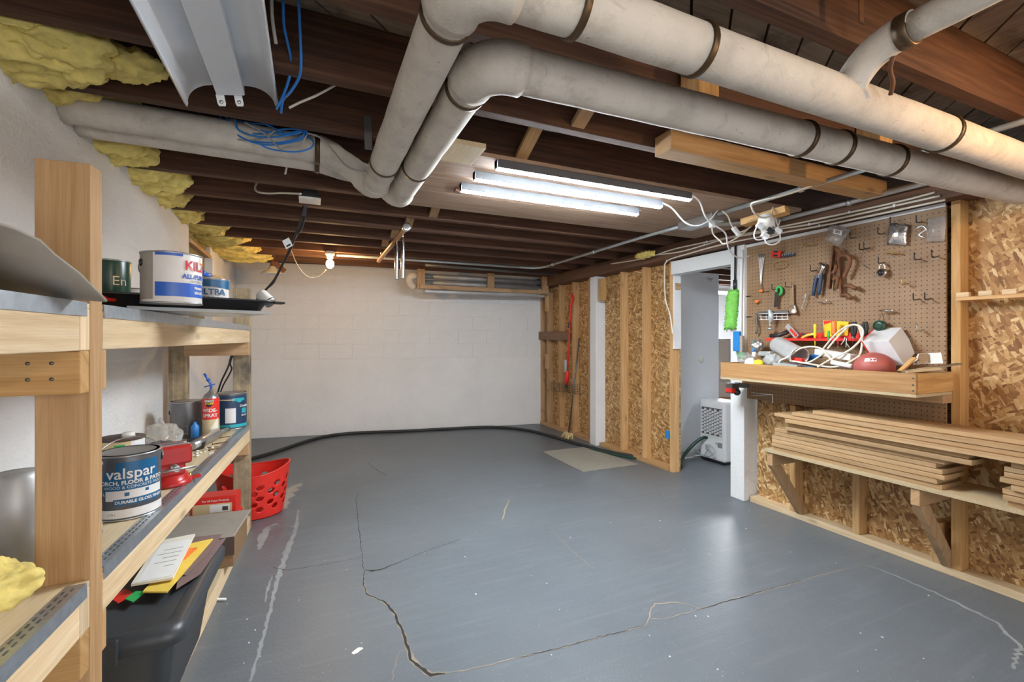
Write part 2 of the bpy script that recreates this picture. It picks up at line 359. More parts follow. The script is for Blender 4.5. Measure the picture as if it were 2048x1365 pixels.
# ---- floor
fl = struct(MB().box(-1.1, 8.2, -3, 8.2, -.1, 0).build('floor', MT['floor_paint']), 'worn grey painted concrete basement floor with cracks')
def ribbon(pts, wds, z, m, name, jit=.004, step=.02, dz=.0006):
    pts = [V((p.x, p.y, z)) for p in pts]; q = []; ww = []
    for i in range(len(pts) - 1):
        n = max(1, int((pts[i + 1] - pts[i]).length / step))
        for k in range(n): q.append(pts[i].lerp(pts[i + 1], k / n)); ww.append(wds[i] + (wds[i + 1] - wds[i]) * k / n)
    q.append(pts[-1]); ww.append(wds[-1]); b = MB(); ra = []; rb = []
    for i, p in enumerate(q):
        t = (q[min(i + 1, len(q) - 1)] - q[max(i - 1, 0)]).normalized(); s = V((-t.y, t.x, 0)); j = s * rnd.uniform(-jit, jit)
        wl = ww[i] * rnd.uniform(.5, 1.3) / 2; ra.append(p + j + s * wl); rb.append(p + j - s * wl)
    top = [ra, rb]; n0 = len(b.v); m_ = len(q)
    b.v += [tuple(p) for p in ra] + [tuple(p) for p in rb]
    for i in range(m_ - 1): b.face([n0 + i, n0 + m_ + i, n0 + m_ + i + 1, n0 + i + 1])
    return b.build(name, MT[m], fl)
def fp(l): return [Pz(x, y, 0) for x, y in l]
c1 = [(730, 1140), (726, 1172), (735, 1190), (770, 1205), (790, 1230), (805, 1265), (815, 1295), (822, 1320), (835, 1330), (862, 1352), (890, 1348)]
ribbon(fp(c1), [.004, .005, .006, .009, .011, .01, .01, .012, .013, .014, .006], .0010, 'crack_dark', 'crack', .003)
ribbon(fp(c1), [.006, .008, .01, .016, .016, .016, .018, .022, .026, .026, .01], .0005, 'crack_dust', 'crack_edge', .003)
ribbon(fp([(730, 1140), (745, 1143), (762, 1140), (800, 1125), (860, 1100), (920, 1080)]), [.006, .014, .008, .004, .003, .002], .001, 'crack_dark', 'crack', .003)
ribbon(fp([(890, 1348), (960, 1335), (1030, 1318), (1120, 1297), (1200, 1275), (1290, 1252), (1298, 1240), (1300, 1222), (1310, 1208), (1350, 1206), (1380, 1210), (1403, 1218), (1480, 1196), (1560, 1175), (1640, 1152), (1730, 1130)]), [.006, .005, .006, .005, .006, .004, .005, .006, .006, .006, .006, .005, .006, .005, .005, .003], .0010, 'crack_dust', 'crack', .004)
ribbon(fp([(1030, 1318), (1120, 1297), (1200, 1275), (1290, 1252)]), [.002, .0035, .003, .002], .0015, 'crack_dark', 'crack', .003)
ribbon(fp([(1403, 1218), (1450, 1205), (1520, 1185), (1600, 1163)]), [.002, .004, .003, .002], .0015, 'crack_dark', 'crack', .003)
ribbon(fp([(1298, 1240), (1330, 1238), (1370, 1228), (1403, 1218)]), [.004, .006, .005, .003], .001, 'crack_dust', 'crack', .006)
ribbon(fp([(545, 1135), (570, 1142), (640, 1132), (725, 1115)]), [.003, .003, .003, .002], .001, 'crack_dark', 'crack', .004)
ribbon(fp([(727, 1140), (724, 1110), (718, 1060), (712, 1000), (718, 985)]), [.003, .003, .004, .003, .002], .001, 'crack_dark', 'crack', .003)
ribbon(fp([(815, 1300), (800, 1305), (790, 1330), (785, 1362)]), [.004, .003, .004, .004], .001, 'crack_dust', 'crack', .004)
ribbon(fp([(735, 927), (760, 945), (775, 952)]), [.004, .005, .003], .001, 'crack_dark', 'crack', .003)
ribbon(fp([(1100, 1055), (1140, 1100), (1160, 1115), (1190, 1140)]), [.003, .004, .005, .002], .001, 'crack_dust', 'crack', .006)
ribbon(fp([(1018, 1000), (1010, 1020), (1005, 1040)]), [.012, .016, .012], .001, 'crack_dust', 'crack', .006)
sc = [(597, 1020), (590, 1065), (575, 1100), (560, 1145), (548, 1190), (535, 1245), (520, 1300), (500, 1364)]
ribbon(fp(sc), [.014, .024, .034, .034, .016, .015, .014, .012], .0006, 'scuff_pale', 'paint_scuff', .004)
ribbon(fp([(555, 1048), (535, 1055), (525, 1075), (520, 1100)]), [.03, .05, .05, .02], .0006, 'scuff_pale', 'paint_scuff', .005)
ribbon(fp([(545, 1152), (535, 1180), (530, 1205)]), [.006, .012, .006], .0006, 'scuff_pale', 'paint_scuff', .003)
ribbon(fp([(606, 1040), (700, 1030), (800, 1022), (900, 1015)]), [.02, .05, .04, .01], .0006, 'floor_paint', 'paint_scuff', .02)
ribbon(fp([(704, 1308), (712, 1303), (726, 1298)]), [.012, .03, .012], .001, 'label_white', 'paint_scuff', .004, .01)
ribbon(fp([(1020, 978), (1080, 970), (1140, 962)]), [.006, .01, .006], .0006, 'scuff_pale', 'paint_scuff', .003)
ribbon(fp([(1730, 1130), (1800, 1155), (1900, 1200), (1990, 1245), (2040, 1290), (2030, 1340)]), [.006, .012, .016, .02, .016, .012], .0006, 'scuff_pale', 'paint_scuff', .01)
ribbon(fp([(556, 1020), (575, 985), (600, 968)]), [.09, .12, .05], .0007, 'concrete_raw', 'bare_concrete', .015)
b = MB()
for i in range(70):
    p = Pz(rnd.uniform(430, 2000), rnd.uniform(930, 1360), 0)
    if p.x > XW - .05: continue
    r = rnd.uniform(.002, .006); b.box(p.x, p.x + r, p.y, p.y + r * rnd.uniform(.6, 2), 0, .0012)
b.build('paint_chips', MT['label_white'], fl, kind='stuff')
# ---- left wall with the boarded window
wl = thing('wall_left', kind='structure'); struct(wl, 'white painted board-formed concrete wall with sloping joint lines')
MB().box(-1.12, -.83, -3, 4.1, 0, 2.13).build('wall_section', MT['white_wall'], wl)
MB().box(-1.12, -.83, 4.1, 4.9, 0, 1.3).build('wall_section', MT['white_wall'], wl)
MB().box(-1.12, -.83, 4.9, 6.7, 0, 2.13).build('wall_section', MT['white_wall'], wl)
for k, z in enumerate((.28, .46, .64, .83, 1.01, 1.2, 1.385, 1.57, 1.76, 1.95)):
    b = MB(); q = []
    for i in range(60):
        y = -1 + i * .0865; j = .004 * noise.noise(V((i * .4, k * 3.1, 0))); h = .004 + .003 * noise.noise(V((i * .7, k, 5)))
        q.append([V((-.8305, y, z + j - h)), V((-.8275 - .0015 * (i % 3 == 0), y, z + j)), V((-.8305, y, z + j + h))])
    b.rings(q, closed=False, caps=False); b.build('form_ridge', MT['white_wall'], wl)
win = thing('window_1', kind='structure'); struct(win, 'boarded basement window with an olive panel')
MB().box(-.9, -.862, 4.1, 4.9, 1.3, 2.13).build('panel', MT['olive_panel'], win)
MB().box(-.86, -.82, 4.1, 4.9, 1.97, 2.0).build('window_head', MT['pine_aged'], win)
MB().box(-.861, -.80, 4.83, 4.9, 1.3, 1.97).build('window_jamb', MT['white_paint'], win)
b = MB(); b.box(-1.0, -.86, -3, 6.4, 2.13, 2.165)
b.build('sill_plate', MT['pine_aged'], wl)
# ---- back wall: painted block courses above a rendered foot
BA = math.atan2(-.59, 3.9)
wb = thing('wall_back', loc=(-.83, 6.50, 0), rz=BA, kind='structure'); struct(wb, 'white painted concrete block wall at the end of the room')
MB().box(-.3, 4.3, .010, .22, 0, 2.2).build('mortar_bed', MT['white_block'], wb, local=True)
MB().box(-.3, 4.1, 0, .0099, 0, .98).build('rendered_foot', MT['white_block'], wb, local=True, bevel=.004)
MB().box(-.3, 4.3, -.02, .2, 2.201, 2.298).build('rim_board', MT['joist_mid'], wb, local=True)
MB().box(-1.12, -.985, -3, 6.7, 2.166, 2.298).build('rim_board', MT['joist_mid'], wl)
bw, bh, jt = .4, .19, .006
bm_full = None
for row in range(6):
    z0 = .986 + row * bh; x = -.25 - (.2 if row % 2 else 0)
    while x < 4.05:
        if bm_full is None:
            bm_full = MB().box(0, bw - jt, 0, .02, 0, bh - jt).build('block', MT['white_block'], wb, local=True, bevel=.003); o = bm_full
        else:
            o = bm_full.copy(); C.objects.link(o)
        o.location = (x, rnd.uniform(0, .0025), z0); x += bw
# ---- ceiling: joists, diagonal subfloor, bridging, girder
ce = thing('ceiling', kind='structure', loc=(0, 0, 2.1)); struct(ce, 'open ceiling of dark brown joists under plank subfloor')
JY = [1.595 + .4 * n for n in range(-9, 11)]
for i, y in enumerate(JY):
    x1 = 7.8 if y < 5.3 else 3.1
    MB().box(-.98, x1, y, y + .048, 2.1, 2.3).build('joist', MT['joist_dark'], ce, bevel=.002)
for i in range(-8, 56):                      # plank subfloor laid on the diagonal
    # planks between lines x - y = c
    c0 = -7.2 + i * .172; c1 = c0 + .160
    xa, xb, ya, yb = -1.1, 7.9, -2.2, 6.75
    def line(c):
        s0 = max(xa, ya + c); s1 = min(xb, yb + c); return (s0, s1) if s1 > s0 else None
    l0, l1 = line(c0), line(c1)
    if not l0 or not l1: continue
    a, b_, c_, d = V((l0[0], l0[0] - c0, 2.3)), V((l0[1], l0[1] - c0, 2.3)), V((l1[1], l1[1] - c1, 2.3)), V((l1[0], l1[0] - c1, 2.3))
    up = V((0, 0, .022)); dz = V((0, 0, rnd.uniform(0, .004)))
    MB().hexa([q + dz for q in (a, b_, c_, d)] + [q + up + dz for q in (a, b_, c_, d)]).build('plank', MT['subfloor_wood'], ce)
MB().box(-1.1, 7.9, -2.2, 6.75, 2.335, 2.36).build('floor_above', MT['joist_dark'], ce)
for k, (x, m, n0) in enumerate(((.93, 'pine', 9), (.80, 'pine_aged', 11), (.80, 'pine_aged', 12), (.70, 'pine_aged', 13), (.66, 'pine_aged', 14), (.64, 'pine_aged', 15), (1.0, 'pine_aged', 8))):
    y0, y1 = JY[n0] + .048, JY[n0 + 1]
    MB().bar((x, y0, 2.285), (x, y1, 2.12), .06, .02).build('bridging', MT[m], ce)
    MB().bar((x + .08, y0, 2.12), (x + .08, y1, 2.285), .06, .02).build('bridging', MT['pine_aged' if m == 'pine_aged' else 'joist_mid'], ce)
MB().box(2.99, 3.19, -1.5, 5.86, 1.97, 2.1).build('girder', MT['joist_mid'], ce, bevel=.003)
for i, (y0, y1, x0) in enumerate(((1.945, 2.235, .50), (2.238, 2.53, .46), (2.533, 2.845, .42))):   # boards carrying the tubes
    MB().box(x0, 2.93, y0, y1, 2.08, 2.1 - .0005).build('ceiling_board', MT['light_board'], ce, bevel=.002)
MB().box(1.40, 2.98, 1.49, 1.59, 2.055, 2.14).build('ledger', MT['pine'], ce, bevel=.002)
MB().box(1.15, 1.24, 1.1, 1.18, 2.04, 2.2).build('blocking', MT['pine_amber'], ce, bevel=.002)
MB().box(2.15, 2.24, 1.1, 1.19, 2.02, 2.2).build('blocking', MT['pine'], ce, bevel=.002)
MB().box(.50, .68, 1.80, 2.0, 2.05, 2.072).build('scrap_plywood', MT['plywood'], ce, bevel=.002)
MB().box(.73, .80, 2.40, 2.44, 2.062, 2.0795).build('scrap_block', MT['joist_mid'], ce)
# ---- right wall
wr = thing('wall_right', kind='structure', loc=(XW, 0, 0)); struct(wr, 'stud wall sheathed in OSB with a doorway')
def yw(px, X=XW): r = ray(px, 700); return r.y / r.x * X
YE = yw(1339) - .04
MB().box(XO, XO + .012, -1.6, 2.45, 0, 2.1).build('osb_panel', MT['osb'], wr)
MB().box(XO, XO + .012, yw(1216), yw(1120), 0, 1.97).build('osb_panel', MT['osb'], wr)
MB().box(XO, XO + .012, YE, yw(1216) - .003, 0, 1.97).build('osb_panel', MT['osb'], wr)
MB().box(XO, XO + .012, yw(1120) + .003, 5.93, 0, 1.97).build('osb_panel', MT['osb'], wr)
def stud(y0, y1, z0=.04, z1=1.97, m='pine', x0=XW, n='stud', x1=XO - .0005):
    return MB().box(x0, x1, y0, y1, z0, z1).build(n, MT[m], wr, bevel=.0025)
def st2(px, **k): y = yw(px); return stud(y - .04, y, **k)
st2(1080, m='pine_aged', z1=1.9); st2(1093, m='pine_aged', z1=1.9)
st2(1117); st2(1144); st2(1176); st2(1240); st2(1284)
YE = yw(1339) - .04
stud(YE, yw(1339), z0=0)
MB().box(XW - .05, XO - .001, yw(1199), yw(1187), 0, 1.97).build('column', MT['white_paint'], wr, bevel=.004)
stud(yw(1213), yw(1207), 1.68, 1.93, 'pine_amber', XW - .07, 'block', XW - .001)
stud(yw(1098), yw(1093), 1.63, 1.88, 'pine', XW - .03, 'block', XW - .001)
stud(yw(1098), yw(1093), .82, 1.03, 'pine', XW - .03, 'block', XW - .001)
MB().box(XW - .01, XO - .001, yw(1338) + .001, yw(1200), 0, .04).build('sill_plate', MT['pine'], wr, bevel=.002)
MB().box(XW - .01, XO - .001, yw(1186), yw(1080), 0, .04).build('sill_plate', MT['pine_aged'], wr, bevel=.002)
MB().box(XW, XO - .001, -1.6, 2.445, 0, .04).build('sill_plate', MT['pine_pale'], wr, bevel=.002)
for y in (2.09, 1.688):
    stud(y, y + .039, z1=.78)
stud(1.211, 1.2505, z1=1.97, m='pine_amber'); stud(1.292, 1.331, .04, .26, 'pine')
for y in (.81, .405, .0): stud(y, y + .039, m='pine_amber')
MB().box(3.035, 3.19, 2.462, 2.585, 0, 1.97).build('door_post', MT['white_paint'], wr, bevel=.004)
MB().box(3.04, 3.15, 2.5855, YE - .0205, 1.835, 1.955).build('door_header', MT['white_paint'], wr, bevel=.003)
MB().box(3.082, 3.165, YE - .02, YE - .0005, 1.15, 1.965).build('door_jamb', MT['white_paint'], wr, bevel=.002)
MB().box(3.09, 3.15, YE - .032, YE - .0205, 1.70, 1.76).build('jamb_block', MT['pine_aged'], wr, bevel=.002)
# ---- door swung back in the far room
dr = thing('door_1', kind='structure', loc=(3.25, 3.58, 0)); struct(dr, 'white slab door swung open beyond the doorway')
MB().box(3.26, 4.03, 3.58, 3.62, .012, 1.945).build('door_leaf', MT['white_enamel'], dr, bevel=.003)
q = Py(1402, 720, 3.58); MB().lathe([(.0, 0), (.034, 0), (.034, .004), (.022, .01), (.014, .012), (.0, .012)], q, (0, -1, 0)).build('lock_rose', MT['porcelain'], dr)
q = Py(1420, 558, 3.58); MB().tube([q + V((-.03, -.012, 0)), q + V((.03, -.012, 0))], .005).tube([q + V((0, -.012, 0)), q + V((0, -.014, -.03))], .005).box(q.x - .035, q.x + .035, 3.574, 3.58, q.z - .006, q.z + .006).build('coat_hook', MT['steel'], dr)
# ---- the far room seen through the doorway
fr = thing('wall_far', kind='structure'); struct(fr, 'pale walls of the laundry room beyond the doorway')
MB().box(3.19, 8.0, 6.6, 6.7, 0, 2.35).build('wall_section', MT['white_paint'], fr)
MB().box(7.9, 8.0, 0, 6.6, 0, 2.35).build('wall_section', MT['white_paint'], fr)
MB().box(3.19, 8.0, -.1, 0, 0, 2.35).build('wall_section', MT['white_paint'], fr)
# ================================================================== LAMPS
# three strip lights under the ceiling boards
def strip(y, x0, x1, label):
    t = thing('tube_light', label, 'light', (x0, y, 2.08), group='ceiling strip lights')
    MB().box(x0, x1, y - .0185, y + .0185, 2.0415, 2.0795).build('housing', MT['lamp_grey'], t, bevel=.002)
    MB().lathe([(.0, 0), (.0165, 0), (.0165, x1 - x0 - .012), (.0, x1 - x0 - .012)], (x0 + .006, y, 2.048), (1, 0, 0), 16).build('tube', MT['tube_glow'], t)
    for x in (x0, x1 - .006): MB().box(x, x + .006, y - .0185, y + .0185, 2.036, 2.0795).build('end_cap', MT['white_plastic'], t, bevel=.002)
    return t
STRIPS = [strip(1.965, .79, 1.985, 'glowing white strip light on the ceiling boards, next to the front edge'),
    strip(2.145, .745, 1.935, 'glowing white strip light between the other two strip lights'),
    strip(2.335, .735, 1.915, 'glowing white strip light on the ceiling boards, furthest from the pipes')]
# bare bulb at the far end
bq = Py(660, 527, 4.80)
t = thing('bare_bulb', 'lit round bulb in a porcelain ceiling holder near the far wall', 'light', (bq.x, bq.y, 2.1))
MB().lathe([(0, 0), (.045, 0), (.045, -.03), (.03, -.045), (.026, -.07), (0, -.07)], (bq.x, bq.y, 2.1), (0, 0, 1), 20).build('lamp_holder', MT['porcelain'], t)
MB().ball((bq.x, bq.y, bq.z - .006), .036, .036, .044).build('bulb', MT['bulb_glow'], t)
# bare warm bulb at the near end; unseen rear bulb added as fill
for k, (x, y, z) in enumerate(((2.15, .18, 1.97), (.6, -1.3, 1.99))):
    t = thing('bare_bulb', 'lit bulb in a porcelain holder %s' % ('near the stud wall with the notched rail' if k == 0 else 'added unseen behind the camera as fill light'), 'light', (x, y, 2.1))
    MB().box(x - .05, x + .05, y - .05, y + .05, 2.085, 2.32).build('mounting_block', MT['joist_mid'], t)
    MB().lathe([(0, 0), (.045, 0), (.045, -.03), (.03, -.045), (.024, -.07), (0, -.07)], (x, y, 2.085), (0, 0, 1), 20).build('lamp_holder', MT['porcelain'], t)
    MB().ball((x, y, z), .032, .032, .042).build('bulb', MT['warm_glow' if k == 0 else 'rear_fill_glow'], t)
# strip light of the laundry room
t = thing('laundry_light', 'bright strip light hanging in the laundry room beyond the doorway', 'light', (5.9, 5.35, 2.0))
MB().box(5.3, 6.5, 5.28, 5.42, 2.0, 2.05).build('housing', MT['white_enamel'], t)
MB().box(5.32, 6.48, 5.29, 5.41, 1.97, 1.999).build('diffuser', MT['room_glow'], t)
for x in (5.5, 6.3): MB().tube([(x, 5.35, 2.05), (x, 5.35, 2.3)], .004, 6).build('chain', MT['steel'], t)
# unseen strip light added behind the wall to brighten the open door
t = thing('laundry_light', 'added strip light out of sight on the laundry side, brightening the door', 'light', (4.6, 1.7, 2.0))
MB().box(4.53, 4.67, 1.1, 2.3, 2.0, 2.05).build('housing', MT['white_enamel'], t); MB().box(4.54, 4.66, 1.12, 2.28, 1.97, 1.999).build('diffuser', MT['room_fill_glow'], t)
for y in (1.3, 2.1): MB().tube([(4.6, y, 2.05), (4.6, y, 2.3)], .004, 6).build('chain', MT['steel'], t)
# ================================================================== CEILING THINGS
def arc(c, a, b, n=7):
    """quarter bend: points from corner c + a to corner c + b"""
    c, a, b = V(c), V(a), V(b)
    return [c + a + b - a * math.sin(t) - b * math.cos(t) for t in [math.pi / 2 * k / n for k in range(n + 1)]][::-1] if 0 else [c + (a + b) - a * math.sin(math.pi / 2 * k / n) - b * math.cos(math.pi / 2 * k / n) for k in range(n + 1)]
def bandring(p, d, r, wd=.016, name='band', par=None, m='band_brown'):
    p, d = V(p), V(d).normalized(); a = p - d * wd / 2
    return MB().lathe([(r - .004, 0), (r + .003, 0), (r + .003, wd), (r - .004, wd)], a, d, 28).build(name, MT[m], par)
def wobtube(a, b, r, amp=.0018, step=.05, n=22, seed=0, sag=0):
    a, b = V(a), V(b); k = max(4, int((b - a).length / step)); d = (b - a).normalized()
    pts = [a.lerp(b, i / k) + V((0, 0, -sag * math.sin(math.pi * i / k))) for i in range(k + 1)]
    rr = [r + amp * noise.noise(V((i * .37, seed, 0))) for i in range(k + 1)]
    return MB().tube(pts, rr, n)
RP = .057
def hot_pipe(name, label, xr, yr, yl, yend, zr, bands_x, bands_y, seed, xe=2.98, ye=0):
    t = thing(name, label, 'pipe', (xr, yr, zr - RP))
    e = .085
    wobtube((xr + e, yr, zr), (xe, yr + ye, zr), RP, seed=seed).build('cross_run', MT['canvas_wrap'], t)
    wobtube((xr, yr + e, zr), (xr, yend, zr), RP * .98, seed=seed + 5).build('long_run', MT['canvas_wrap'], t)
    pts = arc((xr, yr, zr), (0, e, 0), (e, 0, 0)); pts = [V((xr + e * .9, yr, zr))] + [p for p in arc((xr, yr, zr), (e, 0, 0), (0, e, 0))][::1] + [V((xr, yr + e, zr))]
    pts = [V((xr + e - e * math.sin(k * math.pi / 16), yr + e - e * math.cos(k * math.pi / 16), zr)) for k in range(9)]
    MB().tube([pts[0] + V((.02, 0, 0))] + pts + [pts[-1] + V((0, .02, 0))], RP + .007, 22).build('elbow', MT['canvas_wrap'], t)
    zl = 2.1
    wobtube((-.828, yl, zl + .0), (.03, yl, zl - .01), RP, seed=seed + 9).build('branch_run', MT['canvas_wrap'], t)
    MB().tube([(.0, yl, zl - .01), (.05, yl, zl - .012), (xr - .10, yl + (yend - yl) * .4, zr + .075), (xr - .025, yend - .0, zr + .012), (xr, yend - .03, zr), (xr, yend - .07, zr)], [RP, RP + .003, RP - .004, RP + .002, RP + .003, RP], 22, smooth=5).build('swept_elbow', MT['canvas_wrap'], t)
    for x in bands_x: bandring((x, yr + ye * (x - xr) / (xe - xr), zr), (1, ye / xe, 0), RP + .002, par=t)
    for y in bands_y: bandring((xr, y, zr), (0, 1, 0), RP, .012, par=t)
    bandring((.03, yl, zl - .01), (1, 0, 0), RP + .003, .02, par=t)
    return t
def bx(px, y): r = ray(px, 200); return r.x / r.y * y
hot_pipe('insulated_pipe', 'canvas wrapped heating pipe joined by the thin branch pipe, lit amber beside the joists', .272, .826, 2.20, 2.17, 1.95, [bx(1150, .826), bx(1412, .80), bx(1903, .80)], [.96, 1.86], 1.0)
hot_pipe('insulated_pipe', 'canvas wrapped heating pipe hanging beside the ceiling boards, with three brown bands together', .40, 1.078, 2.318, 2.27, 1.95, [bx(1595, 1.06), bx(1665, 1.06), bx(1765, 1.06), bx(2030, 1.06)], [1.22, 1.86], 3.0, 3.12, -.075)
# tee and the smaller branch that drops on the front pipe
t = thing('branch_pipe', 'thin grey canvas wrapped pipe coming down onto the amber lit pipe', 'pipe', (1.42, .3, 2.0))
wobtube((1.42, -.6, 2.052), (1.42, .665, 2.052), .038, seed=8).build('run', MT['canvas_wrap'], t)
MB().tube([(1.42, .65, 2.052), (1.42, .70, 2.05), (1.42, .755, 2.03), (1.42, .80, 1.985), (1.42, .815, 1.95)], .043, 18, smooth=4).build('elbow', MT['canvas_wrap'], t)
bandring((1.42, .665, 2.052), (0, 1, 0), .042, .03, par=t)
MB().tube([Pd(1787, 112, 1.22), Pd(1780, 140, 1.24), Pd(1786, 165, 1.26), Pd(1781, 190, 1.28)], .006, 5, smooth=3).build('hanger_strap', MT['rust'], t)
MB().bar((1.36, .74, 2.1), (1.36, .74, 2.3), .02, .003, (0, 1, 0)).build('hanger_strap', MT['rust'], t)
tag(MB().bar(Py(735, 232, 1.99), Py(737, 300, 1.99), .03, .003, (0, 1, 0)).build('joist_strap', MT['dark_steel']), 'dark perforated strap on the joist behind the canvas pipes', 'strap')
# ---- blue and grey cable coil resting on the left pipe
def squig(c, rx, ry, turns, dz, jit, seed, n=16):
    r2 = random.Random(seed); pts = []
    for i in range(int(turns * n)):
        a = 2 * math.pi * i / n; k = 1 + r2.uniform(-jit, jit)
        pts.append(V((c[0] + math.cos(a) * rx * k, c[1] + math.sin(a) * ry * k, c[2] + dz * math.sin(a * .5 + seed) + r2.uniform(-.006, .006))))
    return pts
def pxline(l, d0, d1):
    n = len(l); return [Pd(x, y, d0 + (d1 - d0) * i / max(1, n - 1)) for i, (x, y) in enumerate(l)]
def cable(name, label, pts, r, m, cat='cable', k=5, par=None, group=None):
    o = MB().tube(pts, r, 8, smooth=k).build(name, MT[m], par)
    if par is None: tag(o, label, cat, group)
    return o
t = thing('cable_coil', 'loose coil of blue network cable lying on the canvas pipe', 'cable', (-.1, 2.15, 2.03))
b1 = [pxline([(440, 232), (455, 265), (500, 282), (560, 285), (605, 272), (600, 255), (560, 250), (500, 246), (460, 238)], 1.86, 1.9),
      pxline([(452, 235), (475, 270), (530, 290), (600, 280), (612, 262), (570, 258), (520, 268), (480, 262), (450, 240)], 1.85, 1.88),
      pxline([(470, 238), (480, 262), (530, 275), (590, 268), (600, 262), (560, 268), (510, 258)], 1.84, 1.87),
      pxline([(515, 285), (540, 298), (590, 304), (622, 296), (626, 282), (610, 272)], 1.84, 1.92),
      pxline([(525, 246), (560, 262), (580, 270), (612, 262)], 1.86, 1.9)]
for l in b1: cable('loop', '', l, .0035, 'blue_cable', par=t)
g1 = [pxline([(355, 225), (400, 252), (440, 268), (480, 280), (520, 278), (550, 262)], 1.86, 1.86), pxline([(400, 228), (430, 250), (470, 272)], 1.88, 1.86), pxline([(490, 245), (530, 268), (560, 298), (568, 296), (600, 290), (612, 272)], 1.83, 1.86), pxline([(393, 224), (420, 238), (470, 240)], 1.9, 1.88)]
for l in g1: cable('loop', '', l, .0035, 'grey_cable', par=t)
cable('grey_cable', 'thin grey cable draped from the coil across the pipe elbow', pxline([(612, 266), (640, 275), (665, 300), (690, 330), (715, 342), (735, 345)], 1.88, 1.85), .0038, 'grey_cable')
# ---- blue cables dropping through the joists
cable('blue_cable', 'blue cable hanging in front of the joist beside the lamp reflector, bent near its foot', pxline([(566, 0), (568, 50), (575, 85), (581, 115), (580, 150), (565, 195), (553, 218)], 1.30, 1.56), .0042, 'blue_cable', group='blue drop cables')
cable('blue_cable', 'blue cable hanging straighter beside its bent twin, close to the lamp reflector', pxline([(597, 0), (600, 60), (602, 124), (598, 155), (580, 185), (566, 200), (562, 226)], 1.30, 1.58), .0042, 'blue_cable', group='blue drop cables')
cable('white_cable', 'short white cable hanging against the joist next to the blue cables', pxline([(543, -5), (545, 40), (552, 88)], 1.3, 1.35), .005, 'white_cable')
cable('white_cable', 'white cable stub sloping up across a dark joist face', pxline([(578, 216), (600, 205), (635, 190), (671, 170)], 1.60, 1.62), .0042, 'white_cable')
cable('white_cable', 'short white cable stub hanging below the canvas pipe', pxline([(573, 324), (573, 335), (570, 349)], 2.3, 2.31), .005, 'white_cable')
# ---- old fluorescent reflector without tubes
X0, Z0, W = -.362, 2.0, .262; an = math.atan2(.05, .26); ca, sa = math.cos(an), math.sin(an)
def rf(u, h, y): return V((X0 + u * ca - h * sa, y, Z0 + u * sa + h * ca))
prof = [(-.006, .008), (0, -.006), (.004, .004)] + [(.004 + .078 * (1 - math.cos(k * math.pi / 16)), .004 + .062 * math.sin(k * math.pi / 16)) for k in range(1, 9)]
prof = prof + [(W - u, h) for u, h in prof[::-1]]
t = thing('lamp_reflector', 'white curved fluorescent reflector without tubes, hung under the joists', 'light', (X0 + W / 2, 1.2, 2.0))
MB().rings([[rf(u, h, y) for u, h in prof] for y in (.42, .8, 1.2, 1.5, 1.76)], closed=False, caps=False).build('reflector', MT['white_enamel'], t, solid=.002)
b = MB(); c_ = [(.086, .064), (.176, .064), (.172, .03), (.09, .03)]
b.rings([[rf(u, h, y) for u, h in c_] for y in (.42, 1.755)], sm=False); b.build('centre_channel', MT['white_enamel'], t, bevel=.003)
for u in (.099, .151):
    b = MB(); b.prism([rf(u - .012, .035, 1.757), rf(u + .012, .035, 1.757), rf(u + .012, .006, 1.757), rf(u + .009, -.002, 1.757), rf(u - .009, -.002, 1.757), rf(u - .012, .006, 1.757)], (0, .006, 0))
    so = b.build('lamp_socket', MT['white_plastic'], t, bevel=.001)
    MB().lathe([(0, 0), (.006, 0), (.006, .002), (.003, .003), (0, .003)], rf(u, .01, 1.757), (0, -1, 0), 12).build('socket_contact', MT['steel'], so)
for y in (.7, 1.62):
    MB().tube([rf(W / 2, .06, y), rf(W / 2, .06, y) + V((0, 0, .25))], .003, 6).build('hanger', MT['steel'], t)
# ---- ceiling outlet with two black cords and tag
q = Pz(618, 407, 2.075)
t = thing('ceiling_outlet', 'dark box and white outlet plate between the joists, black cords plugged in', 'outlet', (q.x, q.y, 2.07))
MB().box(q.x - .04, q.x + .05, q.y - .11, q.y + .0, 2.085, 2.2).build('outlet_box', MT['black_plastic'], t, bevel=.003)
MB().box(q.x - .055, q.x + .065, q.y - .115, q.y + .005, 2.072, 2.084).build('cover_plate', MT['porcelain'], t, bevel=.002)
MB().bar(Pd(610, 412, 2.72), Pd(606, 432, 2.74), .022, .022).build('plug', MT['black_plastic'], t, bevel=.003)
cable('white_cable', 'white cable curving along a joist into the ceiling outlet box', pxline([(514, 366), (510, 376), (516, 384), (540, 387), (565, 386), (602, 388)], 2.75, 2.62), .006, 'white_cable')
cable('black_cord', 'black cord slanting from the ceiling outlet down behind the shelf, the straighter of two', pxline([(608, 425), (595, 460), (580, 500), (562, 535), (545, 565), (512, 602), (490, 645), (465, 705), (456, 735), (442, 765), (432, 800)], 2.75, 4.35), .008, 'black_rubber', 'cord', group='black cords')
cable('black_cord', 'black cord slanting from the ceiling outlet with a paper tag, bowed away from its twin', pxline([(611, 425), (604, 455), (588, 480), (570, 520), (552, 556), (545, 568), (520, 592), (497, 640), (462, 720), (463, 740), (446, 772), (436, 800)], 2.75, 4.3), .007, 'black_rubber', 'cord', group='black cords')
q = Pd(575, 487, 2.98); ex, ez = V((.02, -.008, .012)), V((-.012, 0, .026))
t = tag(MB().prism([q - ex - ez, q + ex - ez, q + ex + ez, q - ex + ez], (0, .002, 0)).build('cord_tag', MT['paper_white']), 'white square paper tag hanging on the slanting black cord', 'tag')
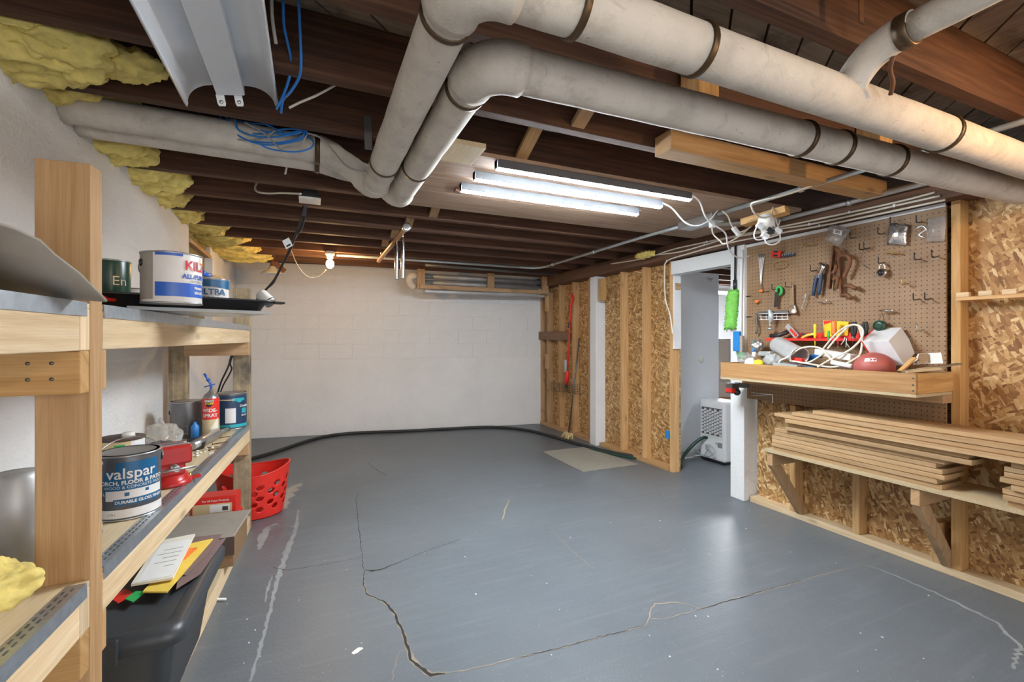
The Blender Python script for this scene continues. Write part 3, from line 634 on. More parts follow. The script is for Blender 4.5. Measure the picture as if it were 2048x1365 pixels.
MB().prism([q - ex * .6 - ez * .7 + V((0, -.0008, 0)), q + ex * .6 - ez * .7 + V((0, -.0008, 0)), q + ex * .6 - ez * .3 + V((0, -.0008, 0)), q - ex * .6 - ez * .3 + V((0, -.0008, 0))], (0, .0004, 0)).build('print', MT['black_plastic'], t)
# ---- pull cord and rusty lamp near the far wall
cable('pull_cord', 'thin orange pull cord looping from the joists to the lit bulb', pxline([(582, 500), (592, 525), (605, 545), (622, 556), (640, 552), (652, 540)], 4.1, 4.4), .0035, 'white_cable', 'cord')
o_ = Pd(545, 549, 4.95)
t = thing('old_lamp', 'old unlit lamp with a shallow white glass shade and rusty chain', 'light', (o_.x, o_.y, o_.z))
MB().lathe([(.015, .09), (.03, .085), (.05, .05), (.085, .03), (.118, .004), (.122, 0), (.112, .002), (.08, .022), (.03, .04)], o_, (0, 0, 1), 24).build('shade', MT['porcelain'], t)
MB().lathe([(0, .16), (.012, .16), (.022, .14), (.022, .1), (.03, .085), (0, .085)], o_, (0, 0, 1), 16).build('lamp_socket', MT['rust'], t)
MB().bar(o_ + V((.02, 0, .13)), o_ + V((.12, 0, .04)), .04, .05).build('bracket', MT['rust'], t)
MB().tube([o_ + V((0, 0, .155)), o_ + V((.015, 0, .2)), o_ + V((-.005, 0, .26)), o_ + V((.01, 0, .33))], .012, 6, smooth=3).build('chain', MT['rust'], t)
# ---- hanging bar with chrome drops
t = thing('hanging_bar', 'copper coloured bar hung under the joists with two chrome tubes dangling', 'bar', (.609, 3.8, 1.7))
MB().tube([(.609, 3.17, 2.02), (.609, 4.56, 2.0)], .019, 16).build('bar', MT['copper'], t)
MB().lathe([(.021, 0), (.03, 0), (.03, .03), (.021, .03)], (.609, 3.16, 2.02), (0, 1, 0), 18).build('collar', MT['chrome'], t)
MB().tube([(.609, 3.18, 2.045), (.609, 3.2, 2.08), (.609, 3.21, 2.1)], .006, 8).build('hanger', MT['chrome'], t)
MB().tube([(.609, 4.40, 2.02), (.609, 4.40, 2.1)], .006, 8).build('hanger', MT['chrome'], t)
for px, yb, Y in ((793, 555, 3.556), (806, 557, 3.30)):
    q = Py(px, yb, Y); MB().tube([(.609, Y, 2.0), (.612, Y, 1.97)], .004, 6).build('hook', MT['chrome'], t)
    MB().lathe([(0, 0), (.014, 0), (.016, .006), (.016, .26), (.01, .29), (.006, .3), (0, .3)], (.609, Y, 1.675 if px > 800 else 1.70), (0, 0, 1), 14).build('chrome_tube', MT['chrome'], t)
# ---- conduit, junction box
t = thing('conduit', 'grey steel conduit crossing under the joists to the bare bulb', 'conduit', (2.45, 2.4, 2.06))
pts = [V((2.45, -.8, 2.066)), V((2.45, 2.18, 2.066))]; MB().tube(pts, .0125, 12).build('run', MT['conduit_grey'], t)
MB().tube([(2.47, 2.5, 2.066), (2.455, 2.7, 2.064), (2.45, 3.0, 2.066), (2.45, 4.55, 2.066)], .0125, 12).build('run', MT['conduit_grey'], t)
MB().tube([(2.45, 4.5, 2.066), (2.45, 4.6, 2.066), (2.41, 4.7, 2.066), (2.33, 4.74, 2.066), (2.2, 4.745, 2.066)], .0125, 12, smooth=4).build('bend', MT['conduit_grey'], t)
MB().tube([(2.25, 4.745, 2.066), (bq.x + .06, 4.77, 2.066)], .0125, 12).build('run', MT['conduit_grey'], t)
MB().box(2.41, 2.53, 2.2, 2.5, 2.03, 2.079).build('junction_box', MT['galvanised'], t, bevel=.003)
for y in (1.62, 3.6, 4.4): MB().lathe([(.0125, 0), (.019, 0), (.019, .018), (.0125, .018)], (2.45, y, 2.066), (0, 1, 0), 14).build('coupling', MT['galvanised'], t)
t = thing('conduit', 'darker conduit clamped beside the girder above the pegboard', 'conduit', (2.95, 1.2, 2.03))
MB().tube([(2.95, -.6, 2.065), (2.95, 1.95, 2.065), (2.92, 2.1, 2.06), (2.7, 2.3, 2.058), (2.54, 2.40, 2.058)], .016, 12, smooth=3).build('run', MT['duct_metal'], t)
for y in (.9, 1.66): MB().lathe([(.016, 0), (.022, 0), (.022, .02), (.016, .02)], (2.95, y, 2.065), (0, 1, 0), 14).build('clamp', MT['galvanised'], t)
q = Py(900, 534, 5.05)
tag(MB().tube([Py(850, 530, 5.1), Py(1000, 541, 5.1), Py(1110, 549, 5.1)], .02, 10).build('iron_pipe', MT['dark_steel']), 'black iron pipe under the joists near the far wall', 'pipe')
# ---- girder cables
for lab, l, X in (('white cable stapled along the dark girder, highest of three', [(1222, 528), (1268, 521), (1310, 511), (1350, 498), (1415, 484), (1470, 472), (1530, 460), (1600, 446), (1700, 425), (1800, 403), (1870, 385)], 2.984),
                  ('white cable stapled along the dark girder, between two others', [(1305, 511), (1360, 504), (1410, 490), (1450, 478), (1500, 469), (1560, 458), (1620, 449), (1720, 428), (1790, 412), (1880, 392)], 2.983),
                  ('white cable stapled along the dark girder, then dropping down the end stud', [(1345, 668), (1340, 630), (1331, 600), (1329, 545), (1335, 522), (1380, 507), (1450, 488), (1530, 472), (1640, 452), (1750, 430), (1890, 400)], 2.982)):
    pts = [Px(x, y, X if y < 560 or True else X) for x, y in l]
    c_ = cable('girder_cable', lab, pts, .006, 'white_cable', group='girder cables')
    for p in pts[2:-1:2]: MB().bar(p + V((-.008, 0, .008)), p + V((-.008, 0, -.008)), .012, .004, (1, 0, 0)).build('staple', MT['white_plastic'], c_)
# ---- lamp cords
for lab, l, d0, d1 in (('white lamp cord hanging from the front strip light to the door post', [(1385, 391), (1400, 405), (1410, 432), (1425, 448), (1450, 466), (1455, 490), (1462, 505), (1478, 516), (1500, 512)], 2.62, 3.24),
                       ('white lamp cord drooping from the middle strip light to the junction box', [(1325, 406), (1345, 418), (1370, 445), (1395, 452), (1420, 440), (1432, 425), (1440, 418)], 2.78, 2.98),
                       ('short white lamp cord at the end of the strip light furthest from the pipes', [(1279, 421), (1290, 420), (1300, 423)], 2.95, 3.02),
                       ('white cord with a plug rising from the girder to the junction box', [(1424, 452), (1426, 468), (1440, 482), (1448, 488), (1470, 478), (1492, 462), (1512, 440), (1515, 425)], 3.05, 2.95),
                       ('white cord with an inline connector crossing below the conduit', [(1444, 422), (1455, 432), (1463, 450), (1475, 465), (1500, 455), (1515, 430)], 2.92, 2.95),
                       ('white cable looping below the conduit toward the wooden outlet block', [(1640, 366), (1570, 390), (1520, 402), (1503, 408), (1508, 425), (1522, 435), (1540, 432), (1546, 415)], 2.4, 2.7)):
    if 'lamp' in lab: cable('cord', '', pxline(l, d0, d1), .0048, 'white_plastic', par=STRIPS[0 if 'front' in lab else 1 if 'middle' in lab else 2])
    else: cable('power_cable', lab, pxline(l, d0, d1), .0048, 'white_cable', 'cable')
tag(MB().bar(Pd(1424, 444, 3.05), Pd(1424, 456, 3.05), .03, .03).build('plug', MT['white_plastic'], bevel=.004), 'white plug hanging under the junction box', 'plug')
tag(MB().bar(Pd(1466, 455, 2.94), Pd(1478, 470, 2.95), .025, .025).build('plug', MT['white_plastic'], bevel=.004), 'white inline connector above the white door post', 'plug')
# ---- wooden block with lampholder outlet over the pegboard
t = thing('outlet_block', 'cluster of white outlets and plugs under an orange wood block', 'outlet', tuple(Pd(1530, 440, 2.72)))
MB().bar(Pd(1486, 447, 2.86), Pd(1575, 420, 2.68), .09, .04).build('block', MT['pine_amber'], t, bevel=.003)
a = Pd(1532, 436, 2.72); MB().lathe([(0, .02), (.03, .02), (.045, -.01), (.05, -.05), (.03, -.06), (.026, -.09), (0, -.09)], a, (0, 0, 1), 18).build('outlet_holder', MT['porcelain'], t)
for (x, y), m in (((1520, 452), 'white_plastic'), ((1540, 462), 'black_plastic'), ((1530, 472), 'white_plastic'), ((1555, 462), 'white_plastic')):
    MB().bar(Pd(x - 6, y - 4, 2.7), Pd(x + 6, y + 4, 2.7), .028, .028).build('plug', MT[m], t, bevel=.004)
for l in ([(1528, 470), (1532, 485), (1545, 490), (1560, 480), (1556, 455), (1550, 435)], [(1515, 450), (1508, 470), (1515, 480), (1540, 475), (1556, 470)], [(1545, 432), (1552, 460), (1560, 440)]):
    cable('loop', '', pxline(l, 2.7, 2.72), .0042, 'white_plastic', par=t)
# ---- boxed pipes along the far wall
t = thing('pipe_box', 'open wooden frame holding two grey pipes under the joists at the far wall', 'pipe frame', (2.1, 5.5, 1.85))
MB().box(1.22, 3.0, 5.5, 5.54, 1.855, 1.905).build('rail', MT['pine_aged'], t, bevel=.002)
for x in (1.2, 2.12, 2.92): MB().box(x, x + .09, 5.54, 5.58, 1.86, 2.1).build('post', MT['pine_aged'], t, bevel=.002)
for z in (1.95, 2.03): MB().tube([(1.24, 5.66, z), (3.0, 5.66, z)], .035, 16).build('pipe', MT['duct_metal'], t)
MB().box(1.3, 2.98, 5.585, 5.72, 1.82, 1.85).build('trough', MT['duct_metal'], t, bevel=.003)
MB().tube([(1.25, 5.66, 2.03), (1.15, 5.66, 2.02), (1.13, 5.68, 1.95), (1.2, 5.7, 1.88)], .05, 14, smooth=3).build('elbow', MT['canvas_wrap'], t)
MB().tube([(2.9, 5.62, 1.9), (3.02, 5.6, 1.9)], .035, 14).build('end_cap', MT['white_plastic'], t)
# ---- fibreglass stuffed between the joist ends
INS = [(.0, (-.84, -.6), 'insul'), ]
def batt(y0, y1, x1, drop, seed):
    n, k, rings = 26, 22, []
    for i in range(n + 1):
        f = i / n; y = y0 + (y1 - y0) * f; ring = []
        wv = x1 + .11 * noise.noise(V((f * 3, seed * 1.7, 0))) + .05 * noise.noise(V((f * 9, seed, 1)))
        dr = drop * (.3 + .7 * math.sin(math.pi * f)) + .05 * noise.noise(V((f * 4, seed, 3)))
        for j in range(k):
            a = 2 * math.pi * j / k; cx = (-.97 + wv) / 2; hx = (wv + .97) / 2; cz = 2.2 - dr / 2; hz = .1 + dr / 2
            p3 = V((f * 5, math.cos(a) * 1.6 + seed, math.sin(a) * 1.6)); nn = 1 + .34 * noise.noise(p3) + .16 * noise.noise(p3 * 3.1)
            x = cx + hx * math.copysign(abs(math.cos(a)) ** .7, math.cos(a)) * nn; z = cz + hz * math.copysign(abs(math.sin(a)) ** .8, math.sin(a)) * nn
            ring.append(V((min(max(x, -.98), wv + .06), y + .02 * noise.noise(V((a, f * 5, seed))), min(z, 2.297))))
        rings.append(ring)
    return MB().rings(rings)
specs = [(7, -.42, .05), (9, -.62, .06), (10, -.70, .02), (11, -.66, .05), (12, -.66, .05), (13, -.72, .03), (14, -.70, .02), (15, -.58, .02), (16, -.52, .03), (17, -.48, .03), (18, -.40, .03)]
names = ['beside the lamp reflector', 'beside the canvas pipes on the wall', 'behind the canvas pipes', 'where a white conduit stub shows', 'above the near end of the white wall course', 'above the middle of the white wall', 'beside the boarded window', 'over the boarded window', 'beyond the boarded window', 'lit amber by the bulb', 'in the far corner']
for (k, x1, dr_), nm in zip(specs, names):
    tag(batt(JY[k] + .052, JY[k + 1] - .004, x1, dr_, k).build('insulation_batt', MT['insul'], disp=.05), 'yellow fibreglass stuffed between joist ends ' + nm, 'insulation', 'fibreglass batts')
b = MB().ball((-.70, 1.80, 2.13), .16, .13, .075, 20, 14, .5, 9, 4).ball((-.56, 1.86, 2.14), .12, .07, .05, 16, 10, .5, 9, 9)
tag(b.build('insulation_batt', MT['insul'], disp=.05), 'torn yellow fibreglass hanging down over the canvas pipes at the wall', 'insulation', 'fibreglass batts')
for px, py, d, s in ((640, 262, 1.7, .02), (560, 330, 1.78, .02)): pass
tag(MB().ball(Px(1290, 510, 2.9), .04, .14, .035, 14, 8, .4, 8, 2).build('insulation_batt', MT['insul'], disp=.05), 'small tuft of yellow fibreglass above the girder cables', 'insulation')
# ================================================================== STORAGE SHELF AND WHAT IS ON IT
SO = V((-.465, 1.36, 0)); SA = R(-3.0)
sh = thing('storage_shelf', 'tall pine storage shelf with metal edge strips along the white wall', 'shelf', SO, SA)
def sp(x, y, z): return WM['storage_shelf'] @ V((x, y, z))
def sb(n, x0, x1, y0, y1, z0, z1, m='pine_pale', bv=.003, L=None): return MB().box(x0, x1, y0, y1, z0, z1, L).build(n, MT[m], sh, bevel=bv, local=True)
sb('post', -.10, 0, 0, .058, 0, 1.655, 'pine_warm_lit')
sb('post', -.095, 0, 2.04, 2.10, 0, 1.575, 'weathered'); sb('post', -.44, -.345, 2.04, 2.10, 0, 1.23, 'weathered')
sb('post', -.36, -.27, -.95, -.9, 0, 1.6, 'pine')
ZD = (1.330, .690, .095)                     # deck tops
for z, nm in zip(ZD, 'umb'):
    far1 = 2.04
    sb('deck', -.40, -.001, .06, 2.10, z - .012, z, 'plywood', .001, 1)
    sb('deck', -.36, -.001, -1.1, -.001, z - .012, z, 'plywood', .001, 1)
    sb('front_board', -.038, 0, .0595, 2.0395 if z > .2 else 2.10, max(0, z - .108), z - .0125, 'pine_pale')
    sb('front_board', -.038, 0, -1.1, -.045, max(0, z - .108), z - .0125, 'pine_pale')
    sb('cleat', -.038, 0, -.044, -.001, max(0, z - .108), z - .0125, 'pine_pale')
    if z > .2:
        sb('cross_rail', -.36, -.001, -.042, -.002, z - .205, z - .1085, 'pine_amber')  # amber wood here carries the warm light falling on the near rails
        sb('cross_rail', -.35, 0, 2.0, 2.0395, z - .19, z - .1085, 'pine_aged')
        sb('rail_end', -.06, -.001, .0585, .082, z - .205, z - .1085, 'pine')
        for y0, y1 in ((.062, 2.03), (-1.1, -.02)):
            e = MB(); n = 30; ra = []
            for i in range(n + 1):
                y = y0 + (y1 - y0) * i / n; j = .0018 * noise.noise(V((i * .6, z * 9, 0)))
                ra.append([V((-.036, y, z + .0015)), V((.002 + j, y, z + .0025)), V((.003 + j, y, z - .030 + j)), V((.0012 + j, y, z - .030 + j)), V((.0005 + j, y, z + .0008)), V((-.036, y, z + .0003))])
            e.rings(ra, sm=False); st = e.build('edge_strip', MT['galvanised'], sh, local=True)
            d = MB(); y = y0 + .03
            while y < y1 - .03:
                d.box(-.028, -.024, y, y + .012, z + .0025, z + .0032); d.box(-.016, -.012, y + .011, y + .023, z + .0025, z + .0032); y += .024
            d.build('slot', MT['dark_steel'], st, kind='stuff', local=True)
for z in (1.16, 1.195):
    for x in (-.05, -.09):
        MB().lathe([(0, 0), (.004, 0), (.004, .002), (0, .002)], (x, -.042, z), (0, -1, 0), 8).build('screw', MT['dark_steel'], sh, local=True)
def on_can(r, o, ax, z):
    """wrap: type x -> angle about the can, centred on the side that faces the camera"""
    def f(x, y):
        a = ax + x / r; return V((math.cos(a) * (r + .0008), math.sin(a) * (r + .0008), z + y))
    return f
def can(name, label, c, r, h, m, lid='steel', rim=True, cat='paint can', bail=None, parts=True):
    t = thing(name, label, cat, c)
    MB().lathe([(0, 0), (r - .002, 0), (r, .003), (r, h - .004), (r - .001, h), (r - .012, h), (r - .012, h - .006), (0, h - .006)], n=40).build('body', MT[m], t, local=True)
    if rim:
        for z in (.002, h - .003): MB().lathe([(r - .003, -.003), (r + .0022, -.002), (r + .0022, .002), (r - .003, .003)], (0, 0, z), n=40).build('rim', MT['steel'], t, local=True)
        MB().lathe([(0, 0), (r - .022, 0), (r - .02, .003), (r - .014, .004), (r - .012, .0), (0, -.001)], (0, 0, h - .005), n=36).build('lid', MT[lid], t, local=True)
    if bail:
        pts = [V((math.cos(a) * (r + .004) * 1.0, 0, h * bail[0] + math.sin(a) * bail[1])) for a in [math.pi * k / 14 for k in range(15)]]
        q = Matrix.Rotation(bail[2], 4, 'Z') @ Matrix.Translation((0, 0, h * bail[0])) @ Matrix.Rotation(bail[3], 4, 'X') @ Matrix.Translation((0, 0, -h * bail[0]))
        bo = MB().tube([q @ p for p in pts], .0018, 6).build('bail_handle', MT['steel'], t, local=True)
        for s in (-1, 1):
            MB().lathe([(0, 0), (.012, 0), (.010, .004), (0, .005)], q @ V((s * r, 0, h * bail[0])), q.to_3x3() @ V((s, 0, 0)), 14).build('ear', MT['black_plastic'], bo, local=True)
    return t
def band(t, r, z0, z1, m, a0=-math.pi, a1=math.pi, name='label_band', off=.0005, shape=None):
    n = 40; b = MB(); lo, hi = [], []
    for k in range(n + 1):
        f = k / n; a = a0 + (a1 - a0) * f; zz0, zz1 = (shape(f) if shape else (z0, z1))
        lo.append(V((math.cos(a) * (r + off), math.sin(a) * (r + off), zz0))); hi.append(V((math.cos(a) * (r + off), math.sin(a) * (r + off), zz1)))
    b.rings([lo, hi], closed=False, caps=False); return b.build(name, MT[m], t, local=True)
def face_ang(c): return math.atan2(-c[1], -c[0])       # direction from the can to the camera
ZM = ZD[1] + .002; ZU = ZD[0] + .002; ZB = ZD[2] + .002
# ---- middle shelf
c = V((-.532, 1.835, ZM)); A = face_ang(c)
t = can('paint_can', 'large grey paint can with a big navy label and pale bottom band', c, .083, .198, 'paint_can_dark', bail=(.85, .13, A + 1.5, -1.15))
band(t, .083, .008, .034, 'label_white', name='bottom_band'); band(t, .083, 0, 0, 'label_blue', A - .75, A + 1.0, 'label', .0004, lambda f: (.085 - .006 * f, .178 if .22 < f else .15))
band(t, .083, .06, .092, 'label_white', A - .7, A + 1.2, 'label_panel', .0006, lambda f: (.062, .092)); band(t, .083, .047, .066, 'label_blue', A - .45, A + 1.2, 'label_strip', .0007)
lettering('valspar', .046, MT['label_white'], t, on_can(.0834, 0, A + .10, .142), .0006)
lettering('PORCH, FLOOR & PATIO', .0165, MT['label_white'], t, on_can(.0834, 0, A + .12, .115), .0006); lettering('WOOD & CONCRETE PAINT', .0125, MT['label_white'], t, on_can(.0834, 0, A + .22, .101))
lettering('DURABLE GLOSS FINISH', .0125, MT['label_white'], t, on_can(.0838, 0, A + .4, .056), .0004); lettering('3.78 L', .009, MT['can_grey'], t, on_can(.0836, 0, A - .5, .02))
band(t, .083, .074, .085, 'label_blue', A - .12, A + .02, 'label_mark', .0009); band(t, .083, .079, .088, 'label_blue', A + .5, A + .62, 'label_mark', .0009)
c = V((-.618, 1.655, ZM)); A = face_ang(c)
t = can('paint_can', 'grey paint can with a blue label half hidden behind the front shelf post', c, .074, .2, 'can_grey', bail=(.5, .1, A + 1.57, -1.9))
band(t, .074, .008, .03, 'label_white', name='bottom_band'); band(t, .074, .085, .17, 'label_blue', A + .3, A + 1.4, 'label', .0005, lambda f: (.085, .12 + .06 * math.sin(f * 2.6))); lettering('PORCH', .017, MT['label_white'], t, on_can(.0746, 0, A + .95, .11), .0006)
band(t, .074, .04, .084, 'label_white', A + .6, A + 1.3, 'label_panel', .0005)
c = V((-.70, 2.33, ZM)); A = face_ang(c)
t = can('plastic_tub', 'white plastic tub with a round cap behind the large paint can', c, .075, .155, 'white_plastic', rim=False, cat='tub')
MB().lathe([(0, 0), (.078, 0), (.078, .008), (0, .01)], (0, 0, .15), n=36).build('lid', MT['cardboard_dark'], t, local=True); MB().lathe([(0, 0), (.022, 0), (.02, .02), (0, .02)], (.03, -.02, .158)).build('cap', MT['porcelain'], t, local=True)
band(t, .075, .1, .15, 'tan_label', A - 1.2, A + .4, 'label'); band(t, .075, .12, .138, 'green_plastic', A - .3, A + .15, 'label_mark', .001)
c = V((-.635, 3.10, ZM)); A = face_ang(c)
t = can('paint_can', 'dull grey metal paint can with wire bail and brown drips', c, .08, .205, 'can_grey', lid='dark_steel', bail=(.7, .12, A + 1.6, -2.1))
band(t, .08, .01, .1, 'paint_can_dark', A - .2, A + .6, 'drip', .0006)
c = V((-.505, 3.0, ZM)); A = face_ang(c)
t = thing('spray_foam_can', 'red and tan spray foam can with a blue straw trigger', 'spray can', c)
MB().lathe([(0, 0), (.038, 0), (.04, .004), (.04, .225), (.038, .23), (.03, .245), (.018, .255), (.012, .262), (.006, .275), (0, .275)], n=32).build('body', MT['steel'], t, local=True)
band(t, .04, .11, .226, 'red_plastic', name='red_label'); band(t, .04, .006, .11, 'tan_label', name='tan_label')
band(t, .04, .0, .1, 'paper', A - .1, A + .9, 'label_panel', .0008, lambda f: (.06 - .05 * math.sin(f * 1.6), .06 + .06 * f)); band(t, .04, .182, .22, 'black_plastic', A - .65, A + .2, 'badge', .0009, lambda f: (.19 - .012 * math.sin(math.pi * f), .221))
lettering('GREAT', .015, MT['label_white'], t, on_can(.0412, 0, A - .22, .212), .0006); lettering('STUFF', .015, MT['yellow_plastic'], t, on_can(.0412, 0, A - .22, .198), .0006)
lettering('WIDE-', .026, MT['label_white'], t, on_can(.0410, 0, A - .15, .160), .0008); lettering('SPRAY', .026, MT['label_white'], t, on_can(.0410, 0, A - .1, .132), .0008)
MB().tube([V((0, 0, .27)), V((0, 0, .3)), V((-.008, 0, .315)), V((-.02, .0, .34)), V((-.032, 0, .362))], .006, 8).tube([V((-.03, 0, .288)), V((0, 0, .296)), V((.02, 0, .302))], .004, 6).ball((-.012, 0, .325), .01).build('trigger', MT['primer_blue'], t, local=True)
c = V((-.452, 3.315, ZM)); A = face_ang(c)
t = can('paint_can', 'black label paint can with a turquoise stripe at the far end of the shelf', c, .086, .22, 'paint_can_dark')
band(t, .086, .012, .205, 'navy', A - 1.3, A + 1.4, 'label', .0004); band(t, .086, .012, .03, 'teal', A - 1.3, A + 1.4, 'label_stripe', .0008); band(t, .086, .17, .195, 'teal', A + .1, A + .95, 'label_flag', .0008, lambda f: (.168 + .006 * math.sin(f * 9), .19))
band(t, .086, .178, .184, 'tan_label', A - 1.2, A + .2, 'label_line', .0009); band(t, .086, .095, .125, 'teal', A + .72, A + 1.15, 'label_flag', .0008)
band(t, .086, .04, .13, 'label_white', A - .35, A + .3, 'picture_panel', .0009)
lettering('Outside', .019, MT['label_white'], t, on_can(.087, 0, A + .92, .14), .0006); lettering('GLOSS', .013, MT['label_white'], t, on_can(.087, 0, A + .9, .082), .0006)
# red machine vise
q = V((-.49, 2.125, ZM)); t = thing('machine_vise', 'red cast iron vise with a worn steel jaw on the shelf', 'vise', q, R(25))
MB().lathe([(0, 0), (.07, 0), (.072, .008), (.066, .018), (.058, .022), (.056, .038), (0, .038)], n=32).build('swivel_base', MT['red_paint'], t, local=True)
MB().box(-.055, .04, -.05, .035, .036, .095).build('body', MT['red_paint'], t, bevel=.01, local=True)
MB().box(-.06, .06, -.055, -.018, .08, .15).build('fixed_jaw', MT['red_paint'], t, bevel=.008, local=True); MB().box(-.06, .06, .03, .07, .062, .148).build('moving_jaw', MT['red_paint'], t, bevel=.008, local=True)
MB().box(-.058, .058, -.018, -.012, .12, .152).build('jaw_plate', MT['steel'], t, local=True); MB().box(-.058, .058, .024, .03, .12, .152).build('jaw_plate', MT['steel'], t, local=True)
MB().tube([(0, -.1, .075), (0, .1, .075)], .011, 14).build('screw', MT['steel'], t, local=True); MB().tube([(-.06, -.105, .075), (.06, -.105, .075)], .0045, 8).build('handle', MT['steel'], t, local=True)
for x in (-.062, .062): MB().lathe([(0, 0), (.01, 0), (.01, .01), (0, .012)], (x, .02, .014), (x, 0, 0), 10).build('lug_bolt', MT['brass'], t, local=True)
MB().box(.05, .1, -.012, .012, .004, .016).build('lug', MT['red_paint'], t, bevel=.003, local=True)
# bits and pieces
q = Pz(336, 874, ZM + .1); g = V((-.57, 2.32, ZM))
tag(MB().ball(g + V((0, 0, .068)), .06, .075, .062, 18, 12, .5, 8, 3).build('rag', MT['rag_grey'], sub=1), 'crumpled dark grey rag behind the red vise', 'rag')
tag(MB().ball(V((-.60, 2.50, ZM + .098)), .07, .08, .085, 20, 14, .7, 9, 12).build('plastic_bag', MT['clear_bag'], sub=1), 'crumpled clear plastic bag behind the grey rag', 'bag')
tag(MB().tube([Pz(383, 893, ZM + .035), Pz(405, 882, ZM + .03), Pz(432, 868, ZM + .028)], [.02, .024, .03], 16).tube([Pz(430, 869, ZM + .03), Pz(440, 865, ZM + .03), Pz(455, 859, ZM + .012)], .011, 10).build('caulk_nozzle', MT['steel']), 'shiny metal nozzle lying among nails on the shelf', 'tool')
a, b_, c_, d_ = Pz(376, 905, ZM), Pz(408, 898, ZM), Pz(414, 884, ZM), Pz(380, 892, ZM)
k = (a + b_ + c_ + d_) / 4; tp = [k + (p - k) * 1.25 + V((0, 0, .035)) for p in (a, b_, c_, d_)]
tag(MB().hexa([a, b_, c_, d_] + tp).build('small_tray', MT['black_plastic'], bevel=.004), 'small black tapered tray beside the red vise', 'tray')
for i, (x0, y0, x1, y1) in enumerate(((428, 878, 460, 873), (425, 889, 455, 884), (415, 896, 437, 894), (408, 866, 448, 860), (418, 901, 440, 896))):
    tag(MB().tube([Pz(x0, y0, ZM + .003), Pz(x1, y1, ZM + .003)], .0025, 6).lathe([(0, 0), (.006, 0), (.006, .001), (0, .001)], Pz(x0, y0, ZM + .004), Pz(x1, y1, 0) - Pz(x0, y0, 0), 8).build('nail', MT['rust']), 'rusty nail lying loose on the pine shelf, ' + ('by the foot of the spray can', 'between nozzle and shelf edge', 'nearest the black tray', 'under the metal nozzle', 'closest to the foam crumbs')[i], 'nail', 'loose nails')
b = MB()
for i in range(26):
    p = Pz(rnd.uniform(375, 425), rnd.uniform(893, 915), ZM); s = rnd.uniform(.003, .009); b.ball(p + V((0, 0, s * .4)), s, s * rnd.uniform(.6, 1.4), s * .5, 6, 4, .4, 6, i)
tag(b.build('foam_crumbs', MT['paper'], kind='stuff'), 'pale foam crumbs scattered beside the black tray', 'crumbs')
tag(MB().box(-.487, -.44, 3.19, 3.225, ZM, ZM + .02).build('sanding_block', MT['dark_steel'], bevel=.003), 'dark flat sanding block in front of the black label can', 'block')
c = V((-.575, 2.98, ZM)); tag(MB().lathe([(0, 0), (.02, 0), (.02, .075), (.008, .09), (.008, .1), (0, .1)], c, n=16).build('glue_bottle', MT['blue_plastic']), 'small blue glue bottle beside the spray foam can', 'bottle')
t = thing('wire_basket', 'small wire rack standing in front of the dull grey can', 'rack', (-.62, 2.93, ZM))
for z in (.004, .05, .09): MB().tube([(-.675, 2.91, ZM + z), (-.595, 2.91, ZM + z)], .002, 6).build('wire', MT['wire_dark'], t)
for x in (-.675, -.648, -.621, -.595): MB().tube([(x, 2.91, ZM + .001), (x, 2.91, ZM + .092)], .002, 6).build('wire', MT['wire_dark'], t)
c = V((-.645, 1.49, ZM)); tag(MB().lathe([(0, 0), (.046, 0), (.046, .215), (.04, .222), (.04, .235), (0, .235)], c, n=28).build('tall_can', MT['duct_metal']), 'tall plain grey can hidden behind the front shelf post', 'can')
tag(MB().ball((-.60, 1.23, ZM + .07), .09, .075, .05, 18, 12, .6, 9, 5).build('fibreglass_tuft', MT['insul'], disp=.04), 'loose tuft of yellow fibreglass lying on the shelf deck', 'insulation')
# ---- upper shelf
c = V((-.395, 1.735, ZU + .0245)); A = face_ang(c)
t = can('paint_can', 'white and blue primer can with a wire bail standing in the black tray', c, .078, .155, 'label_white', bail=(.78, .09, A - 1.25, 2.2))
band(t, .078, .02, .062, 'primer_blue', A - .55, A + 2.6, 'blue_band'); band(t, .078, .142, .155, 'primer_blue', A - .55, A + .35, 'blue_band'); band(t, .078, .01, .15, 'cardboard_grey', A - 1.6, A - .62, 'text_panel')
lettering('KILZ', .04, MT['primer_red'], t, on_can(.079, 0, A + .92, .115), .001); lettering('ALL-PURPOSE', .019, MT['primer_blue'], t, on_can(.079, 0, A + 1.05, .082), .0007); lettering('INTERIOR', .012, MT['can_grey'], t, on_can(.079, 0, A + .95, .068))
lettering('PRIMER', .011, MT['label_white'], t, on_can(.0792, 0, A + 1.0, .048), .0004); lettering('SEALER', .011, MT['label_white'], t, on_can(.0792, 0, A + 1.0, .034), .0004)
lettering('\n'.join(['------- ----- ---'] * 6), .008, MT['can_grey'], t, on_can(.0792, 0, A - 1.05, .09))
c = V((-.368, 2.2, ZU + .0245)); A = face_ang(c)
t = can('paint_can', 'small white paint can with a navy band at its top in the black tray', c, .06, .135, 'label_white')
band(t, .062, .1, .13, 'label_blue', A - 1.4, A + 1.4, 'dark_band', .0005, lambda f: (.105 - .012 * f, .128)); lettering('ULTRA', .033, MT['label_blue'], t, on_can(.0628, 0, A, .078), .001); lettering('SPEC 500', .022, MT['label_blue'], t, on_can(.0628, 0, A + .1, .05), .0006)
c = V((-.64, 2.03, ZU)); A = face_ang(c)
t = can('oil_can', 'dark green can with pale lettering behind the front shelf post', c, .056, .19, 'can_green', cat='can'); lettering('En', .045, MT['tan_label'], t, on_can(.0565, 0, A + .45, .115))
c = V((-.655, 2.32, ZU)); A = face_ang(c)
t = can('small_can', 'small white can with a brown label between larger paint cans', c, .055, .12, 'label_white', cat='can'); band(t, .055, .03, .1, 'cardboard', A - .6, A + .6, 'label'); band(t, .055, .03, .08, 'navy', A + .1, A + .9, 'label_panel', .0009)
